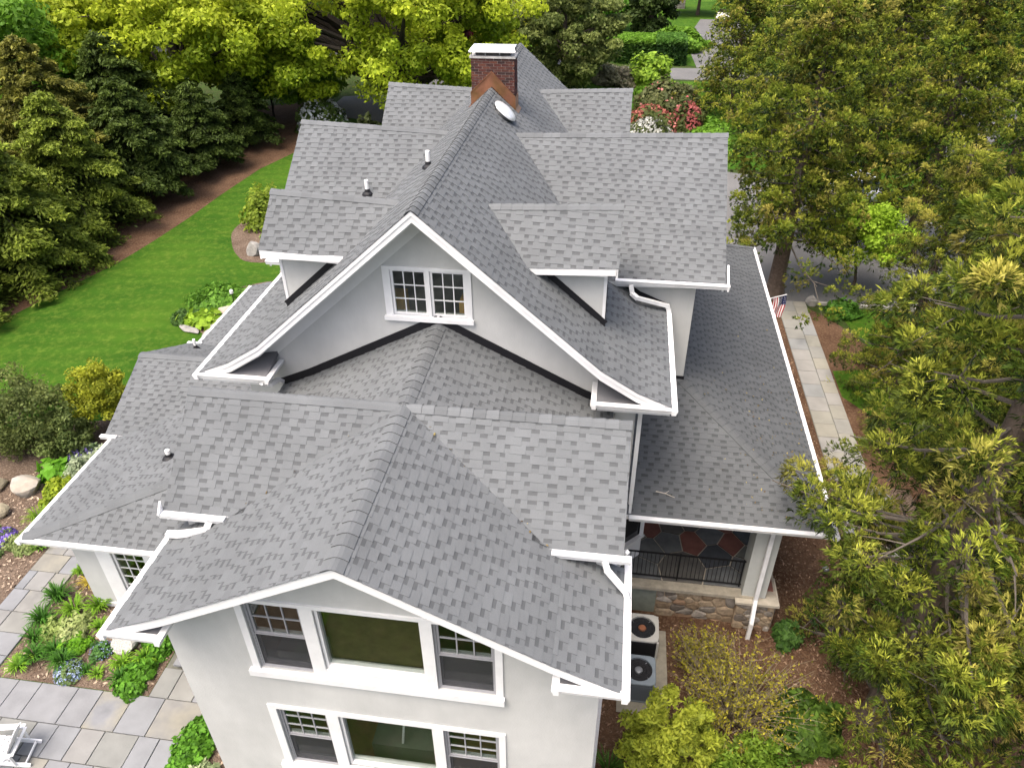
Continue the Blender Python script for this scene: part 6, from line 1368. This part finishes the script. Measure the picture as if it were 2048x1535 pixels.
# bed in the patio corner: dark and light grassy clumps
for i, (x, y, r, h, n, dk, lb) in enumerate((
        (-10.3, -1.05, .42, .48, 120, 1, 'tallest dark grassy clump at the paved strip in the corner bed'), (-9.65, -1.35, .40, .36, 100, 0, 'light grassy clump beside the tallest dark one'), (-9.05, -1.15, .38, .36, 100, 0, 'light grassy clump at the sunroom wall foot'),
        (-10.25, -1.75, .40, .42, 110, 1, 'dark grassy clump second along the paved strip'), (-10.1, -2.3, .34, .36, 90, 1, 'dark grassy clump third along the paved strip'), (-9.75, -2.75, .34, .36, 90, 1, 'dark grassy clump left of the dark pair in the corner bed'), (-9.3, -2.6, .36, .38, 100, 1, 'dark grassy clump, left one of the dark pair'), (-8.95, -2.85, .38, .38, 110, 1, 'dark grassy clump, right one of the dark pair above the blue flowers'),
        (-8.65, -1.75, .30, .26, 80, 0, 'light grassy clump under the gutter corner'), (-7.5, -2.65, .32, .28, 90, 0, 'light grassy clump just below the speckled boulder'), (-7.0, -2.45, .32, .30, 90, 0, 'light grassy clump right of the speckled boulder'), (-7.3, -3.05, .30, .30, 80, 1, 'dark grassy clump near the paving, third from the right'), (-7.95, -3.0, .22, .2, 50, 0, 'thin grassy clump in the bare soil'), (-8.25, -2.95, .2, .18, 40, 1, 'thin dark clump left of the other thin one'), (-10.0, -3.05, .34, .24, 90, 0, 'light grassy clump in the lower left corner of the bed'), (-10.25, -.12, .25, .25, 60, 0, 'tiny grassy clump at the top end of the bed'))):
    tuft('daylily', lb, x, y, r, h, n, *(((.02, .07, .010), (.08, .22, .02)) if dk else ((.06, .15, .012), (.24, .44, .03))), 160 + i, group='grassy clumps in the corner bed', wd=.014)
tuft('sedge', 'golden grassy plant lying along the sunroom wall', -9.75, -.45, .35, .25, 80, (.30, .24, .03), (.55, .44, .06), 180)
for i, (x, y, r, c0, c1, lb) in enumerate(((-9.35, -1.8, .42, (.13, .20, .05), (.46, .52, .20), 'pale variegated mound in the middle of the corner bed'), (-9.8, -2.0, .34, (.12, .20, .04), (.42, .50, .16), 'pale variegated mound nearest the paved strip'), (-9.15, -2.2, .36, (.14, .20, .06), (.46, .50, .22), 'pale variegated mound behind the bright green cushion'), (-9.0, -2.35, .38, (.06, .18, .012), (.24, .50, .03), 'bright green cushion in the middle of the corner bed'))):
    mound('sedum', lb, x, y, r, .26, 900, .032, c0, c1, 'plant', seed=190 + i, group='mounded plants in the corner bed', elong=2.0)
for i, (x, y, r, lb) in enumerate(((-6.85, -2.1, .42, 'dark leafy mound against the steps at the gutter corner'), (-6.95, -2.85, .40, 'leafy green mound upper one of two near the paving'), (-6.95, -3.2, .36, 'leafy green mound lowest in the corner bed'), (-4.75, -4.15, .42, 'leafy green mound top of the row along the rear wall'), (-4.75, -4.6, .45, 'leafy green mound second in the row along the rear wall'), (-4.65, -5.1, .4, 'leafy green mound lowest in the row along the rear wall'))):
    mound('geranium', lb, x, y, r, .28, 700, .05, (.03, .09, .012), (.15, .36, .03), 'plant', seed=200 + i, group='leafy mounds by the patio', elong=1.2)
mound('forget_me_not', 'low plant with pale blue flowers near the patio edge of the bed', -8.65, -3.05, .34, .24, 500, .03, (.06, .11, .03), (.18, .26, .09), 'plant', seed=210, flowers=(420, .018, (.26, .34, .52), (.42, .50, .66), .1))
mound('catmint', 'small grey green plant with blue flowers left of the speckled boulder', -8.2, -2.4, .28, .24, 500, .03, (.03, .09, .02), (.12, .26, .06), 'plant', seed=211, flowers=(90, .018, (.2, .24, .45), (.34, .4, .6), .2))
mound('euonymus', 'pale edged plant at the bottom edge by the rear wall', -4.25, -5.0, .35, .26, 600, .035, (.12, .18, .07), (.42, .48, .26), 'plant', seed=212)
# lawn side beds
mound('hosta', 'chartreuse hosta among the stones by the low roof', -13.35, 13.2, .95, .5, 260, .15, (.12, .24, .015), (.36, .52, .05), 'plant', seed=220, elong=1.25, stems=3, ry=.6, solid=.4)
mound('groundcover', 'green groundcover spreading behind the chartreuse hosta', -13.2, 15.2, 1.9, .32, 4200, .07, (.04, .12, .012), (.17, .34, .04), 'groundcover', seed=221, ry=1.5, solid=.1)
mound('groundcover', 'dark green low patch left of the chartreuse hosta', -14.3, 13.4, .6, .3, 1000, .06, (.03, .08, .015), (.12, .22, .05), 'groundcover', seed=222)
mound('shrub', 'yellow green shrub at the left edge of the big left gable', -15.0, 23.8, 1.3, 2.0, 2600, .07, (.08, .14, .012), (.30, .38, .04), seed=223, solid=.3)
mound('shrub', 'low dark plant beside the grey boulder', -13.3, 20.3, .5, .5, 700, .06, (.02, .06, .012), (.10, .18, .03), seed=224)
mound('shrub', 'pale green seedling in the lawn bed', -14.2, 21.8, .35, .3, 300, .06, (.12, .2, .04), (.36, .46, .14), 'plant', seed=225)
# bark chips scattered over the beds
def chips(name, label, n, regions, seed, c0, c1, sz=.035):
    r_ = np.random.default_rng(seed); P = []
    for (x0, x1, y0, y1) in regions:
        k = int(n * (x1 - x0) * (y1 - y0)); q = np.column_stack([r_.uniform(x0, x1, k), r_.uniform(y0, y1, k), np.zeros(k)]); P.append(q)
    P = np.concatenate(P); P[:, 2] = np.array([g(x) for x in P[:, 0]]) + .028 + .012 * r_.random(len(P))
    V, F = leafquads(r_, P, sz * (.4 + 1.0 * r_.random(len(P))), 2.0, np.tile((0, 0, 1.6), (len(P), 1)), .6); o = npmesh(name, V, F, mixcol(r_, len(P), c0, c1, None, .3), mat('chip_' + str(seed), attr=True, rough=.9, noise=.1), None)
    return setp(o, label, 'mulch', None, 'stuff')
chips('bark_chips', 'loose brown bark chips over the right hand mulch', 120, ((4.0, 11.2, -6, 1.2), (8.7, 12, 1.2, 8), (9.3, 11.3, 8, 20)), 301, (.07, .035, .022), (.30, .20, .13), .022)
chips('bark_chips', 'loose tan bark chips over the corner bed', 90, ((-10.4, -6.5, -3.3, -1.06), (-10.4, -9.25, -1.06, .2), (-4.9, -3.55, -7, -4.0), (-14.5, -11.8, -1, 4)), 302, (.10, .065, .045), (.46, .36, .26), .028)

# ---- litter on the roofs and a stick on the porch roof
r_ = np.random.default_rng(77); P = []
for _ in range(170):
    x = 9.1 - abs(r_.normal()) * 1.2; y = .9 + abs(r_.normal()) * 3.0
    if x > 5.8 and y < 15: P.append((x, y, max(ZO, min(fR(x, y), fP(x, y))) + .02))
for _ in range(24):
    k = r_.random(); s_ = r_.choice([-1, 1]); P.append((XW + s_ * (dval * k + r_.uniform(-.1, .1)), YX + (YCE - YX) * k + r_.uniform(-.06, .06), ZW - .52 * dval * k + .03))
P = np.array(P); V, F = leafquads(r_, P, .018 * (.5 + r_.random(len(P))), 1.8, np.tile((0, 0, 1.5), (len(P), 1)), .5)
setp(npmesh('leaf_litter', V, F, mixcol(r_, len(P), (.10, .06, .03), (.34, .28, .10), None, .3), LEAF, None), 'scattered dry leaf bits on the roof slopes', 'leaves', None, 'stuff')
t = thing('stick', 'short pale stick lying on the porch roof near its front gutter', 'stick', (5.25, 1.25, fP(0, 1.25) + .03)); MB().tube([(5.05, 1.30, fP(0, 1.30) + .03), (5.27, 1.27, fP(0, 1.27) + .035), (5.5, 1.20, fP(0, 1.20) + .03)], [.014, .012, .006], 6).obj('shaft', mat('bleached_wood', (.42, .38, .32), .9, .2), t); MB().tube([(5.27, 1.27, fP(0, 1.27) + .035), (5.36, 1.33, fP(0, 1.33) + .04)], [.008, .004], 5).obj('side_twig', MATS['bleached_wood'], t)
